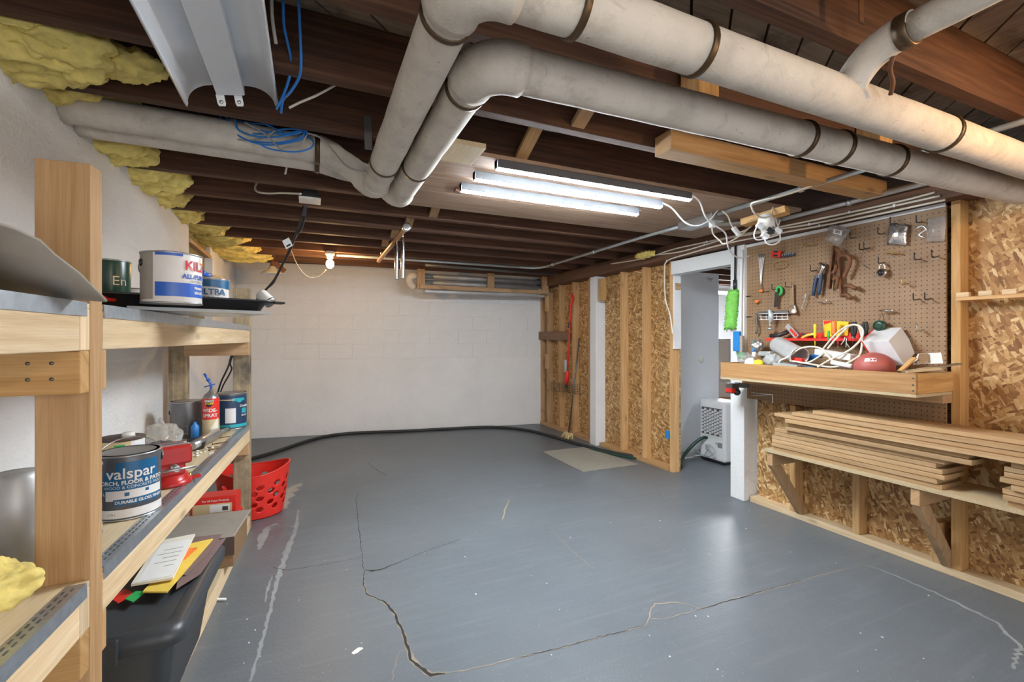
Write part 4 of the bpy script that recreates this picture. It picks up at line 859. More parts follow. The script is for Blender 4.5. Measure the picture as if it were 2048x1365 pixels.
t = thing('brush_handle', 'blue paintbrush resting across the white paint cans', 'brush', tuple(Pd(415, 548, 1.9)))
MB().tube([Pd(402, 545, 1.85), Pd(412, 550, 1.9), Pd(421, 551, 1.93)], [.012, .01, .007], 8).build('ferrule', MT['primer_blue'], t); MB().tube([Pd(420, 551, 1.93), Pd(450, 556, 2.0)], .004, 8).build('stick', MT['pine'], t)
# black tray sticking out over the shelf front
ang = math.atan2(.19, .465); t = thing('drip_tray', 'dirty black plastic tray sticking out over the shelf edge', 'tray', (-.435, 1.95, ZU + .0175), ang)
rr_ = []
def rect(hx, hy, z, n=5, rad=.05):
    pts = []
    for cx, cy, a0 in ((hx - rad, hy - rad, 0), (-hx + rad, hy - rad, 90), (-hx + rad, -hy + rad, 180), (hx - rad, -hy + rad, 270)):
        for k in range(n): a = R(a0 + 90 * k / (n - 1)); pts.append(V((cx + rad * math.cos(a), cy + rad * math.sin(a), z)))
    return pts
MB().rings([rect(.235, .175, 0), rect(.25, .19, .03), rect(.27, .21, .033), rect(.27, .21, .028), rect(.272, .212, .037), rect(.25, .188, .037), rect(.236, .174, .006)], caps=True).build('tray', MT['black_plastic'], t, local=True)
MB().box(-.15, .25, -.185, .17, -.012, -.0015).build('under_sheet', MT['smoke_plastic'], t, local=True); MB().box(.26, .295, -.21, -.17, .026, .034).build('corner_tab', MT['black_plastic'], t, bevel=.003, local=True)
q = Pd(530, 596, 1.86); t = thing('sample_jar', 'small white jar tilted in the black tray by the cords', 'jar', q)
ax = V((.55, -.35, -.55)).normalized(); MB().lathe([(0, -.026), (.021, -.026), (.023, -.022), (.023, .022), (.021, .026), (0, .026)], q, ax, 20).build('jar', MT['label_white'], t); MB().lathe([(0, .026), (.024, .026), (.024, .034), (0, .034)], q, ax, 20).build('lid', MT['steel'], t)
# leaning sheet, red handle, wood offcuts
e = [Px(214, 603, -.405), Px(160, 548, -.42), Px(110, 510, -.44), Px(80, 481, -.45), Px(30, 458, -.47), Px(-60, 430, -.50)]
back = [p + V((-.34, .10, .03)) for p in e]
b = MB(); b.rings([e, [p * .5 + q_ * .5 for p, q_ in zip(e, back)], back], closed=False, caps=False)
tag(b.build('backing_sheet', MT['cardboard_grey'], solid=.005), 'grey flexible sheet curling up on the near end of the shelf', 'sheet')
tag(MB().tube([Px(133, 532, -.53), Px(163, 539, -.53), Px(158, 548, -.53), Px(190, 584, -.53), Px(215, 599, -.53), Px(240, 600, -.535)], .0055, 8, smooth=4).build('red_strap', MT['red_plastic']), 'thin bent red plastic strap behind the grey sheet', 'strap')
for i, (y0, z0) in enumerate(((1.0, ZU), (.99, ZU + .05))):
    tag(MB().box(-.70, -.535, y0, y0 + .16, z0, z0 + .046).build('wood_offcut', MT['pine_amber'], bevel=.003), 'amber pine offcut under the grey sheet, %s of two' % ('lower' if i == 0 else 'upper'), 'offcut', 'pine offcuts')
# ---- lower shelf and floor
t = thing('laundry_basket', 'red plastic laundry basket with oval holes standing on the floor', 'basket', (-.37, 3.72, 0))
nu, nv, rings = 168, 40, []
def bk(u, v):
    a = 2 * math.pi * u / nu; f = v / nv; k = .80 + .20 * f ** .8; zt = .33 + .025 * math.cos(2 * a); z = .004 + (zt - .004) * f
    return V((.235 * k * math.cos(a), .2 * k * math.sin(a), z))
b = MB()
for v in range(nv + 1): b.v += [tuple(bk(u, v)) for u in range(nu)]
for v in range(nv):
    for u in range(nu):
        hole = False
        for row, vc in enumerate((9, 14, 19, 24, 29)):
            uu = (u + .5 + (4.66 if row % 2 else 0)) % 14 - 7
            lim = 3.1 if row < 4 else 2.6
            if (uu / lim) ** 2 + ((v + .5 - vc) / 1.9) ** 2 < 1: hole = True
        if not hole: b.face([v * nu + u, v * nu + (u + 1) % nu, (v + 1) * nu + (u + 1) % nu, (v + 1) * nu + u], sm=True)
b.build('side', MT['red_plastic'], t, local=True, solid=.004)
b = MB(); b.rings([[bk(u, 0) * .1 for u in range(0, nu, 4)], [bk(u, 0) for u in range(0, nu, 4)]]); b.build('base', MT['red_plastic'], t, local=True, solid=.003)
MB().tube([bk(u, nv) for u in range(0, nu, 4)], .006, 8, loop=True).build('rim', MT['red_plastic'], t, local=True)
for (nm, c0, sz, lab) in (('foam_carton', (-.63, 3.14, ZB), (.24, .12, .115), 'red and white insulating foam carton underneath another, beside the basket'), ('foam_carton', (-.63, 3.15, ZB + .116), (.23, .11, .11), 'red and white insulating foam carton lying on top of another')):
    t = thing(nm, lab, 'box', c0, R(-6), 'foam cartons')
    MB().box(0, sz[0], 0, sz[1], 0, sz[2]).build('carton', MT['red_plastic'], t, bevel=.002, local=True)
    MB().box(.01, sz[0] - .02, -.001, 0, .012, sz[2] * .62).build('picture', MT['tan_label'], t, local=True); MB().box(sz[0] * .42, sz[0] - .03, -.0018, -.001, .018, sz[2] * .56).build('info_panel', MT['paper_white'], t, local=True)
    MB().box(sz[0] * .7, sz[0] - .04, -.0024, -.0018, .026, sz[2] * .45).build('mark', MT['dark_steel'], t, local=True)
    lettering('For All Foam Products', .015, MT['label_white'], t, lambda x, y, sz=sz: V((sz[0] * .55 + x, -.0014, sz[2] * .78 + y)), .0004)
t = thing('cardboard_box', 'flattened top cardboard box with a dark side beside the grey tote', 'box', (-.52, 2.62, ZB), R(-3))
MB().box(-.24, .165, .06, .42, 0, .15).build('box', MT['cardboard'], t, bevel=.003, local=True); MB().box(-.243, .168, .0555, .0595, .06, .152).build('side_flap', MT['cardboard_dark'], t, local=True)
MB().hexa([(-.243, .055, .1525), (.168, .055, .1525), (.185, .43, .1525), (-.243, .43, .1525), (-.243, .058, .157), (.165, .058, .157), (.18, .43, .157), (-.243, .43, .157)]).build('lid', MT['cardboard_grey'], t, local=True)
# tote
t = thing('storage_tote', 'dark grey lidded storage tote on the bottom shelf, papers on its lid', 'storage box', (-.555, 1.90, ZB), R(-2))
MB().rings([rect(.155, .235, 0, 6, .05), rect(.16, .24, .004, 6, .05), rect(.195, .28, .25, 6, .05), rect(.2, .285, .262, 6, .05), rect(.2, .285, .285, 6, .05)]).build('body', MT['tote_grey'], t, local=True)
MB().rings([rect(.225, .305, .265, 6, .05), rect(.23, .31, .27, 6, .05), rect(.232, .312, .30, 6, .05), rect(.218, .298, .318, 6, .05), rect(.2, .28, .32, 6, .05), rect(.175, .255, .308, 6, .05)]).build('lid', MT['tote_grey'], t, local=True, bevel=0)
for s in (-1, 1): MB().box(-.085, .085, s * .30 - .02, s * .30 + .03 * s + .02, .25, .325).build('latch_handle', MT['tote_grey'], t, bevel=.012, local=True)
ZL = ZB + .321
def sheet(name, lab, pl, z, m, th=.003, cat='paper', group=None):
    pts = [Pz(x, y, z) for x, y in pl]
    return tag(MB().prism(pts, (0, 0, th)).build(name, MT[m]), lab, cat, group)
sheet('folder', 'purple brown folder beneath the yellow folder, at the box side', [(452, 1078), (400, 1150), (352, 1180), (370, 1100)], ZL + .004, 'folder_purple', group='paper folders')
sheet('folder', 'purple brown folder on top of another like it', [(444, 1070), (415, 1112), (372, 1152), (340, 1150), (390, 1076)], ZL + .009, 'folder_purple', group='paper folders')
sheet('folder', 'bright yellow folder lying on the tote lid', [(426, 1080), (334, 1187), (285, 1187), (372, 1092)], ZL + .014, 'folder_yellow', .005)
sheet('card', 'orange card poking out between the papers', [(395, 1098), (372, 1118), (350, 1130), (365, 1098)], ZL + .021, 'orange_plastic')
sheet('envelope', 'bundle of white printed papers on the tote lid', [(390, 1072), (346, 1160), (262, 1174), (318, 1086)], ZL + .026, 'paper', .008)
ev = sheet('envelope', 'single cream sheet lying over the white printed papers', [(384, 1078), (344, 1152), (272, 1166), (322, 1090)], ZL + .0345, 'paper_white', .001)
for k in range(5):
    f = .22 + k * .12; a_, b_ = Pz(384, 1078, ZL + .036).lerp(Pz(344, 1152, ZL + .036), f), Pz(322, 1090, ZL + .036).lerp(Pz(272, 1166, ZL + .036), f)
    MB().bar(a_.lerp(b_, .15), a_.lerp(b_, .15 + (.6, .72, .5, .66, .3)[k]), .002, .0004).build('print_line', MT['can_grey'], ev)
sheet('card', 'orange red card at the near edge of the tote lid', [(270, 1190), (236, 1208), (222, 1200), (250, 1180)], ZL + .003, 'red_plastic')
sheet('card', 'dark green card at the near edge of the tote lid', [(290, 1186), (266, 1206), (250, 1200), (272, 1184)], ZL + .007, 'green_plastic')
tag(MB().tube([Pz(418, 1199, .012), Pz(452, 1199, .012)], [.006, .005], 8).build('marker_pen', MT['paper_white']), 'thin white marker pen on the floor beside the tote', 'pen')
# ================================================================== FAR RIGHT: MAT, HOSE, BROOMS, DEHUMIDIFIER
b = MB(); b.prism([V((2.325, 3.61, .0005)), V((2.965, 3.605, .0005)), V((2.885, 4.435, .0005)), V((2.33, 4.43, .0005))], (0, 0, .006))
fm = tag(b.build('floor_mat', MT['mat_beige'], bevel=.002), 'worn beige ribbed mat lying on the grey floor by the wall', 'mat')
b = MB()
for i in range(34): b.box(2.34, 2.87, 3.63 + i * .0235, 3.636 + i * .0235, .0064, .008)
b.build('rib', MT['mat_beige'], fm, kind='stuff')
hz = .02
hp = [(430, 935), (470, 926), (510, 916), (545, 906), (580, 894), (620, 881), (665, 871), (720, 866), (800, 863), (880, 859), (960, 855), (1010, 856), (1060, 862), (1100, 872), (1140, 884), (1180, 895), (1220, 905), (1260, 912), (1298, 917), (1316, 917)]
hh = [Pz(x, y, hz) for x, y in hp]
tag(MB().tube(hh, .019, 12, smooth=4).build('floor_hose', MT['black_rubber']), 'long black hose curving across the floor along the far wall', 'hose')
tag(MB().tube([Pz(1180, 898, .012), Pz(1220, 908, .012), Pz(1262, 916, .012), Pz(1300, 919, .012)], .011, 10, smooth=3).build('garden_hose', MT['can_green']), 'thin green hose lying beside the black hose at the sill', 'hose')
def pw(x, y, X=3.045): return Px(x, y, X)
tag(MB().bar(pw(1075, 672, 3.06), pw(1138, 672, 3.06), .02, .115).build('wall_plank', MT['brown_plank'], bevel=.003), 'dark brown plank nailed across the studs in the corner', 'plank')
t = thing('spray_mop', 'red spray mop hanging head down on the stud wall', 'mop', tuple(pw(1136, 770)))
MB().tube([pw(1143, 588), pw(1146, 598), pw(1142, 612), pw(1140, 645)], [.018, .02, .016, .012], 10, smooth=3).build('grip', MT['red_plastic'], t)
MB().tube([pw(1140, 640), pw(1138, 690), pw(1135, 745)], .010, 10).build('pole', MT['red_plastic'], t)
MB().tube([pw(1139, 645), pw(1138, 657)], .016, 10).build('joint', MT['navy'], t); MB().tube([pw(1140, 612), pw(1139, 620)], .017, 10).build('joint', MT['dark_steel'], t)
MB().tube([pw(1135, 742), pw(1134, 755), pw(1132, 770)], [.018, .032, .02], 12, smooth=3).build('head_socket', MT['red_plastic'], t)
MB().bar(pw(1131, 720), pw(1131, 745), .05, .03, (1, 0, 0)).build('bottle', MT['smoke_plastic'], t, bevel=.008); MB().bar(pw(1132, 770), pw(1132, 777), .04, .03, (1, 0, 0)).build('swivel', MT['can_green'], t)
t = thing('scrub_broom', 'thin handled straw brush leaning on the stud wall', 'broom', tuple(Pz(1136, 882, 0)))
a, c = pw(1159, 677), Pz(1137, 868, .06); MB().tube([a, c], .009, 8).build('handle', MT['dark_steel'], t)
b = MB(); q = Pz(1136, 880, 0)
for i in range(60):
    p = c + V((rnd.uniform(-.03, .03), rnd.uniform(-.07, .07), rnd.uniform(-.01, .01))); e = V((p.x + rnd.uniform(-.05, .02), p.y + rnd.uniform(-.03, .03), .004)); b.tube([p, e], .005, 4)
b.build('bristles', MT['straw'], t, kind='stuff'); MB().bar(c + V((0, -.07, 0)), c + V((0, .07, 0)), .04, .03).build('brush_block', MT['straw'], t, bevel=.005)
t = thing('wire_rack', 'flat brown wire rack fixed low on the stud wall', 'rack', tuple(pw(1130, 790)))
for k in range(6):
    y = 766 + k * 3.4; MB().tube([pw(1103, y - 2, 3.03), pw(1161, y + 5, 3.03)], .0025, 5).build('wire', MT['wire_dark'], t)
for k in range(12):
    x = 1103 + k * 5.2; MB().tube([pw(x, 764 + k * .6, 3.031), pw(x, 783 + k * .6, 3.031)], .0022, 5).build('wire', MT['wire_dark'], t)
t = tag(MB().bar(pw(1335, 862, 3.06), pw(1335, 878, 3.06), .03, .03, (1, 0, 0)).build('blue_box', MT['tape_blue'], bevel=.003), 'small blue box on the end stud above the floor', 'outlet box')
# dehumidifier
t = thing('dehumidifier', 'white dehumidifier with a lattice grille standing in the doorway', 'dehumidifier', (3.83, 3.375, 0))
x0, x1, y0, y1 = 3.70, 3.96, 3.215, 3.53
MB().box(x0, x1, y0, y1, .025, .62).build('body', MT['white_plastic'], t, bevel=.022); MB().box(x0 + .01, x1 - .01, y0 + .01, y1 - .01, .008, .026).build('base', MT['black_plastic'], t)
for x in (x0 + .03, x1 - .03):
    for y in (y0 + .04, y1 - .04): MB().lathe([(0, 0), (.012, 0), (.012, .01), (0, .01)], (x, y, 0), n=10).build('foot', MT['black_plastic'], t)
g = MB().box(x0 - .002, x0 + .002, y0 + .03, y1 - .03, .275, .55).build('grille', MT['dark_steel'], t)
fr_ = MB(); fr_.box(x0 - .008, x0 - .0025, y0 + .022, y1 - .022, .55, .56); fr_.box(x0 - .008, x0 - .0025, y0 + .022, y1 - .022, .265, .275); fr_.box(x0 - .008, x0 - .0025, y0 + .022, y0 + .03, .275, .55); fr_.box(x0 - .008, x0 - .0025, y1 - .03, y1 - .022, .275, .55); fr_.build('grille_frame', MT['white_plastic'], g)
b = MB(); k = 0
for i in range(8):
    for j in range(8):
        y = y0 + .045 + i * .0315; z = .292 + j * .0335 + (.016 if i % 2 else 0)
        if z > .54: continue
        for dz in (-.008, 0, .008): b.bar((x0 - .005, y - .012, z + dz + .006), (x0 - .005, y, z + dz - .002), .004, .004)
        for dy in (.004, .010, .016): b.bar((x0 - .005, y + dy - .002, z - .014), (x0 - .005, y + dy - .002, z + .012), .003, .003, (1, 0, 0))
b.build('lattice', MT['white_plastic'], g, kind='stuff')
MB().box(x0 - .003, x0, y0 + .03, y0 + .085, .165, .215).build('rating_label', MT['duct_metal'], t); MB().box(x0 - .003, x0, y0 + .095, y0 + .11, .19, .21).build('rating_label', MT['duct_metal'], t)
MB().tube([(x0, y1 - .1, .235), (x0 - .04, y1 - .08, .235), (x0 - .12, y1 - .04, .17), (x0 - .22, y1 - .02, .07), (x0 - .33, y1 - .08, .02), (x0 - .45, y1 - .2, .02)], .016, 10, smooth=4).build('drain_hose', MT['can_green'], t)
a = V((x0 - .03, y1 - .16, .12)); MB().tube([a + V((0, .05 * math.cos(k * .6), .06 * math.sin(k * .6))) + V((-.002 * k, .004 * k * math.sin(k), 0)) for k in range(22)], .004, 6, smooth=2).build('power_cord', MT['conduit_grey'], t)
MB().tube([(x0 - .02, y1 - .18, .1), (x0 - .1, y1 - .08, .06), (x0 - .2, y1 - .0, .07), (x0 - .24, y1 - .02, .1)], .004, 6, smooth=4).build('power_cord', MT['conduit_grey'], t)
# laundry room things
t = thing('freezer', 'white upright appliance standing in the laundry room', 'appliance', (5.2, 4.45, 0))
MB().box(4.95, 5.55, 4.2, 4.9, .02, 1.25).build('body', MT['white_enamel'], t, bevel=.01); MB().box(4.93, 4.949, 4.22, 4.88, .7, 1.22).build('door', MT['white_plastic'], t, bevel=.006); MB().box(4.93, 4.949, 4.22, 4.88, .05, .68).build('door', MT['white_plastic'], t, bevel=.006)
MB().box(4.95, 5.55, 4.2, 4.9, 0, .02).build('plinth', MT['dark_steel'], t)
t = thing('wooden_crate', 'orange pine crate in front of the white appliance', 'crate', (4.6, 3.95, 0)); MB().box(4.45, 4.75, 3.78, 4.1, 0, .5).build('box', MT['pine_amber'], t, bevel=.004); MB().box(4.44, 4.76, 3.77, 4.11, .5, .52).build('lid', MT['pine'], t)
# ---- door post things
def pp(x, y, X=3.02): return Px(x, y, X)
t = thing('duster', 'fluffy lime green duster hanging beside the white door post', 'duster', tuple(pp(1463, 660)))
MB().tube([pp(1471, 492), pp(1470, 575)], .008, 10).build('pole', MT['black_plastic'], t); MB().tube([pp(1470, 560), pp(1470, 580)], .014, 10).build('collar', MT['black_plastic'], t)
pts = [pp(1468, 580), pp(1466, 595), pp(1464, 620), pp(1462, 645), pp(1461, 659)]
fl_ = MB(); base = crm([V(p) for p in pts], 6); rr_ = [.02, .036, .042, .044, .045, .045, .044, .043, .04, .038]
m_ = len(base); rg = []
for i, p in enumerate(base):
    f = i / (m_ - 1); r0 = .044 * min(1, (f + .08) * 5) * (1 if f < .9 else (1 - (f - .9) * 5)); rg.append([p + V((math.cos(a), math.sin(a), 0)) * r0 * (1 + .16 * noise.noise(V((a * 3, f * 20, 0)))) for a in [2 * math.pi * k / 20 for k in range(20)]])
fl_.rings(rg); hd = fl_.build('fluff', MT['green_fluff'], t)
b = MB()
for i in range(420):
    f = rnd.random(); p = base[int(f * (m_ - 1))]; a = rnd.uniform(0, 6.283); d = V((math.cos(a), math.sin(a), rnd.uniform(-.5, .3))); r0 = .040 * min(1, (f + .08) * 5)
    b.tube([p + d * r0 * .9, p + d * (r0 + rnd.uniform(.006, .014))], .0028, 4)
b.build('fibres', MT['green_fluff'], hd, kind='stuff')
tag(MB().tube([pp(1484, 500), pp(1482, 560), pp(1481, 690)], .011, 10, smooth=3).build('post_conduit', MT['white_paint']), 'white painted conduit running down the door post', 'conduit')
tag(MB().bar(pp(1474, 663, 3.0), pp(1474, 703, 3.0), .03, .055, (0, 1, 0)).build('blue_switch', MT['tape_blue'], bevel=.006), 'bright blue taped switch box on the door post', 'switch')
tag(MB().bar(pp(1482, 672, 3.01), pp(1482, 705, 3.01), .03, .04, (0, 1, 0)).build('sanding_sponge', MT['concrete_raw'], bevel=.004), 'grey sanding sponge wedged beside the blue switch box', 'sponge')
for y in (593, 634):
    tag(MB().tube([pp(1502, y, 3.03), pp(1493, y + .5, 2.95)], .005, 6).build('peg_hook', MT['black_plastic']), 'black peg sticking out of the door post, %s of two' % ('upper' if y < 600 else 'lower'), 'hook', 'door post pegs')
# ================================================================== WORKBENCH, PEGBOARD, LUMBER
pb = thing('pegboard', 'brown perforated pegboard behind the workbench', 'pegboard', (3.07, 1.84, .79))
MB().box(3.066, 3.0795, 1.265, 2.46, .79, 1.955).build('panel', MT['pegboard_brown'], pb)
MB().box(3.055, 3.0655, 1.265, 2.46, 1.945, 1.965).build('top_trim', MT['white_paint'], pb)
BX, BY0, BY1, BZ = 2.726, 1.24, 2.407, .972
wbch = thing('workbench', 'shallow pine workbench tray fixed to the wall under the pegboard', 'workbench', (2.9, 1.82, .957))
MB().box(BX, BX + .02, BY0, BY1, BZ, 1.075).build('front_board', MT['pine_bench'], wbch, bevel=.002)
MB().box(BX + .0205, 3.0795, BY0, BY0 + .02, BZ, 1.075).build('end_board', MT['pine_amber'], wbch, bevel=.002); MB().box(BX + .0205, 3.03, BY1 - .02, BY1, BZ, 1.075).build('end_board', MT['pine_bench'], wbch, bevel=.002)
MB().box(BX, 3.0655, BY0, BY1, BZ - .016, BZ - .0005).build('deck', MT['particle_board'], wbch)
MB().box(2.98, 3.0655, BY0, BY1 + .03, BZ - .06, BZ - .017).build('ledger', MT['pine_aged'], wbch, bevel=.002)
for z in (.99, 1.02, 1.052): MB().lathe([(0, 0), (.0045, 0), (.0045, .002), (0, .002)], (BX, BY0 + .012, z), (-1, 0, 0), 8).build('screw', MT['dark_steel'], wbch)
ZK = BZ + .001
# clamp under the bench corner
q = Px(1478, 776, 2.9); t = thing('bench_vise', 'small black clamp on vise with a red label under the bench corner', 'vise', (q.x, q.y, q.z))
MB().bar(Px(1472, 770, 2.93), Px(1495, 772, 3.02), .05, .035).build('arm', MT['dark_steel'], t, bevel=.006); MB().bar(Px(1457, 777, 2.85), Px(1472, 777, 2.93), .06, .075).build('jaw', MT['dark_steel'], t, bevel=.006)
MB().bar(Px(1457, 781, 2.846), Px(1464, 781, 2.88), .062, .03).build('red_label', MT['red_plastic'], t); MB().ball(Px(1474, 785, 2.9), .025).build('knob', MT['black_plastic'], t)
q = Px(1503, 786, 3.06); q2 = Px(1545, 790, 2.99); tag(MB().tube([q, q2, q2 + V((.0, 0, -.06))], .003, 6).tube([q + V((0, 0, -.02)), q2], .003, 6).build('wire_bracket', MT['white_plastic']), 'white wire bracket on the pegboard under the workbench', 'bracket')
# ---- lumber rack
rk = thing('lumber_rack', 'low particle board rack on angled braces under the workbench', 'rack', (2.93, 1.0, 0))
MB().box(2.775, 3.0795, -1.0, 2.105, .494, .512).build('deck', MT['particle_board'], rk, bevel=.001)
for y0 in (2.045, 1.2515, .42):
    MB().box(2.785, 3.0795, y0, y0 + .04, .405, .4935).build('arm', MT['pine_aged'], rk, bevel=.004)
    MB().hexa([(3.075, y0, .0405), (3.16, y0, .0405), (3.16, y0 + .038, .0405), (3.075, y0 + .038, .0405), (2.79, y0, .4045), (2.875, y0, .4045), (2.875, y0 + .038, .4045), (2.79, y0 + .038, .4045)], 2).build('brace', MT['pine_aged'], rk, bevel=.003)
z = .5125; r2 = random.Random(3)
def board(y0, y1, z, th, x0, wd, lab, sl=0):
    return tag(MB().hexa([(x0, y0, z), (x0 + wd, y0, z), (x0 + wd, y1, z), (x0, y1, z), (x0, y0, z + th), (x0 + wd, y0, z + th), (x0 + wd, y1, z + th), (x0, y1, z + th)]).build('lumber_board', MT['cedar_board'], bevel=.0015), lab, 'board', 'stacked boards on the rack')
TH = .0245
ordn = ['lowest', 'second up', 'third up', 'fourth up', 'fifth up', 'sixth up']
for k in range(6):
    board(1.175 + r2.uniform(-.015, .03), 2.05 + r2.uniform(-.02, .015), z + k * TH, TH - .0022, 2.805 + r2.uniform(-.012, .014), .2, 'short tan board in the six board pile under the long boards, %s' % ordn[k])
for k in range(2):
    board(1.06 + .02 * k, 1.965 - .01 * k, z + (6 + k) * TH, TH - .0022, 2.795 + .022 * k, .205, 'medium tan board between short and long boards, %s of two' % ('lower' if k == 0 else 'upper'))
for k, (ye, xs) in enumerate(((1.96, 2.79), (2.055, 2.818), (1.93, 2.812), (1.82, 2.845))):
    board(-.75, ye, z + (8 + k) * TH, TH - .0022, xs, .2, 'long tan board spanning both piles on the rack, %s of four' % ('lowest', 'second up', 'third up', 'topmost')[k])
for k in range(8):
    board(-.8, .945 + r2.uniform(-.035, .035), z + k * TH, TH - .0022, 2.805 + r2.uniform(-.012, .014), .2, 'rough ended tan board in the eight board pile, %s' % (ordn + ['seventh up', 'topmost'])[k])
# notched rail on the sheathing
q = Px(1912, 597, 3.06); q2 = Px(2130, 597, 3.06)
t = thing('notched_rail', 'thin pine rail with small spacer blocks on the sheathing', 'rail', (3.1, .8, q.z))
MB().box(3.055, 3.0795, -.2, q.y, q.z - .014, q.z + .004).build('rail', MT['pine'], t, bevel=.001)
y = q.y - .002; k = 0
while y > 0:
    MB().box(3.055, 3.0795, y - .05, y, q.z + .0045, q.z + .028).build('spacer', MT['pine_pale'], t, bevel=.001); y -= .085
# ---- red tool rack and its tools
def pk(x, y, X=3.04): return Px(x, y, X)
zr = Px(1630, 677, 3.0).z; ya, yb = yw(1728, 3.0), yw(1535, 3.0)
t = thing('tool_rack', 'red plastic tool rack fixed to the pegboard', 'tool rack', (3.03, (ya + yb) / 2, zr))
MB().box(2.975, 3.0655, ya, yb, zr - .004, zr).build('shelf', MT['red_plastic'], t, bevel=.001); MB().box(2.975, 2.979, ya, yb, zr - .016, zr - .0045).build('lip', MT['red_plastic'], t); MB().box(3.058, 3.0655, yw(1728), yw(1592), zr + .0005, zr + .035).build('back', MT['red_plastic'], t)
def driver(lab, px, yt, yb_, m, X, r, sh_='steel', cat='screwdriver'):
    t = thing('screwdriver', lab, cat, tuple(pk(px, yb_, X)))
    a, b_ = pk(px, yt, X), pk(px, yb_, X); mid = a.lerp(b_, .62)
    MB().tube([a, a.lerp(mid, .1), a.lerp(mid, .5), a.lerp(mid, .8), mid], [r * .6, r, r * .85, r, r * .7], 10).build('handle', MT[m], t); MB().tube([mid, b_], r * .35, 8).build('shaft', MT[sh_], t); return t
driver('yellow handled nut driver standing through the red rack', 1630, 648, 695, 'yellow_plastic', 2.985, .009, 'yellow_plastic')
driver('green screwdriver standing through the red rack', 1657, 662, 692, 'green_plastic', 2.98, .008)
driver('thick orange handled screwdriver in the red rack', 1668, 642, 690, 'orange_plastic', 2.99, .016)
driver('dark red screwdriver hanging below the red rack', 1676, 676, 700, 'red_paint', 2.985, .007)
for x, lab in ((1707, 'black handled pliers standing in the red rack, upright'), (1729, 'black handled pliers standing in the red rack, leaning')):
    t = thing('pliers', lab, 'pliers', tuple(pk(x, 675, 3.0)))
    for s, tp in ((-3, 0), (4, 6)): MB().tube([pk(x + tp * .5, 644, 3.0), pk(x + s, 655, 3.0), pk(x + s * .6, 668, 3.0), pk(x, 674, 3.0)], [.009, .011, .01, .007], 8, smooth=3).build('handle', MT['black_plastic'], t)
    MB().tube([pk(x, 673, 3.0), pk(x, 688, 3.0)], [.012, .005], 8).build('jaws', MT['dark_steel'], t)
t = tag(MB().prism([pk(1646, 641, 3.05), pk(1697, 644, 3.05), pk(1695, 672, 3.05), pk(1648, 674, 3.05)], (.008, 0, 0)).build('blade_pack', MT['yellow_plastic']), 'yellow card pack standing at the back of the red rack', 'packet')
MB().prism([pk(1647, 642, 3.048), pk(1670, 642, 3.048), pk(1648, 650, 3.048)], (.001, 0, 0)).build('print', MT['red_plastic'], t)
t = thing('glue_gun', 'black glue gun lying on the red rack', 'glue gun', tuple(pk(1560, 674, 3.0))); MB().tube([pk(1541, 672, 3.0), pk(1556, 672, 3.0), pk(1576, 664, 3.02)], [.014, .013, .016], 10).build('body', MT['black_plastic'], t); MB().tube([pk(1576, 664, 3.02), pk(1580, 658, 3.03)], .012, 8).build('nozzle', MT['dark_steel'], t)
t = thing('scraper', 'clear handled scraper with a red insert leaning on the red rack', 'scraper', tuple(pk(1586, 674, 3.0))); MB().bar(pk(1574, 651, 3.02), pk(1595, 675, 3.0), .035, .012, (1, 0, 0)).build('handle', MT['smoke_plastic'], t, bevel=.003); MB().bar(pk(1581, 659, 3.005), pk(1592, 672, 2.99), .014, .006, (1, 0, 0)).build('insert', MT['red_plastic'], t)
t = thing('utility_knife', 'orange and black knife lying on the red rack', 'knife', tuple(pk(1610, 675, 2.99))); MB().tube([pk(1598, 681, 2.98), pk(1612, 672, 2.985), pk(1632, 668, 2.99)], [.004, .008, .009], 8, smooth=3).build('handle', MT['folder_yellow'], t); MB().bar(pk(1604, 669, 3.02), pk(1626, 672, 3.02), .02, .014).build('blade_holder', MT['black_plastic'], t)
for i, (l, c) in enumerate((([(1690, 675), (1688, 682), (1682, 690)], 'white zip tie hanging from the red rack, hooked'), ([(1693, 677), (1692, 695)], 'white zip tie hanging straight from the red rack'), ([(1693, 687), (1699, 696)], 'white zip tie hanging aslant from the red rack'))):
    tag(MB().tube([pk(x, y, 2.97) for x, y in l], .0028, 6).build('zip_tie', MT['white_plastic']), c, 'zip tie', 'zip ties')
# ---- things heaped on the bench
t = thing('tin_can', 'ribbed bright tin can lying on its side on the workbench', 'can', tuple(Px(1575, 722, 2.86)))
a, b_ = Px(1556, 690, 2.945), Px(1600, 713, 2.80); L_ = (b_ - a).length; d = b_ - a
pr = [(0, .003), (.05, .003), (.054, 0), (.056, .004)] + [(.054 + .0012 * (k % 2), .006 + (L_ - .014) * k / 34) for k in range(35)] + [(.057, L_ - .004), (.055, L_), (.052, L_ - .003), (.051, L_ * .5), (.05, .01), (0, .01)]
MB().lathe(pr, a, d, 36).build('can', MT['tin'], t)
# tilted bin
e0, e1, e2 = Pd(1777, 682, 2.47), Pd(1803, 655, 2.555), Pd(1809, 731, 2.455)
u_, v_ = e1 - e0, e2 - e0; w_ = (Pd(1724, 684, 2.60) - e0)
t = thing('plastic_bin', 'white plastic bin tipped on its side with a red rim', 'bin', tuple(e2))
o_ = [e0 + w_ + u_ * -.04 + v_ * -.04, e0 + w_ + u_ * 1.04 - v_ * .04, e0 + w_ + u_ * 1.04 + v_ * 1.04, e0 + w_ - u_ * .04 + v_ * 1.04]
bt = [e0, e0 + u_, e0 + u_ + v_, e0 + v_]
ctr = sum(bt, V()) / 4; cto = sum(o_, V()) / 4
inb = [ctr + (p - ctr) * .95 + (cto - ctr) * .03 for p in bt]; ino = [cto + (p - cto) * .95 for p in o_]
b = MB(); b.rings([inb, ino, o_, bt], sm=False); b.build('bin', MT['bin_plastic'], t, bevel=.006)
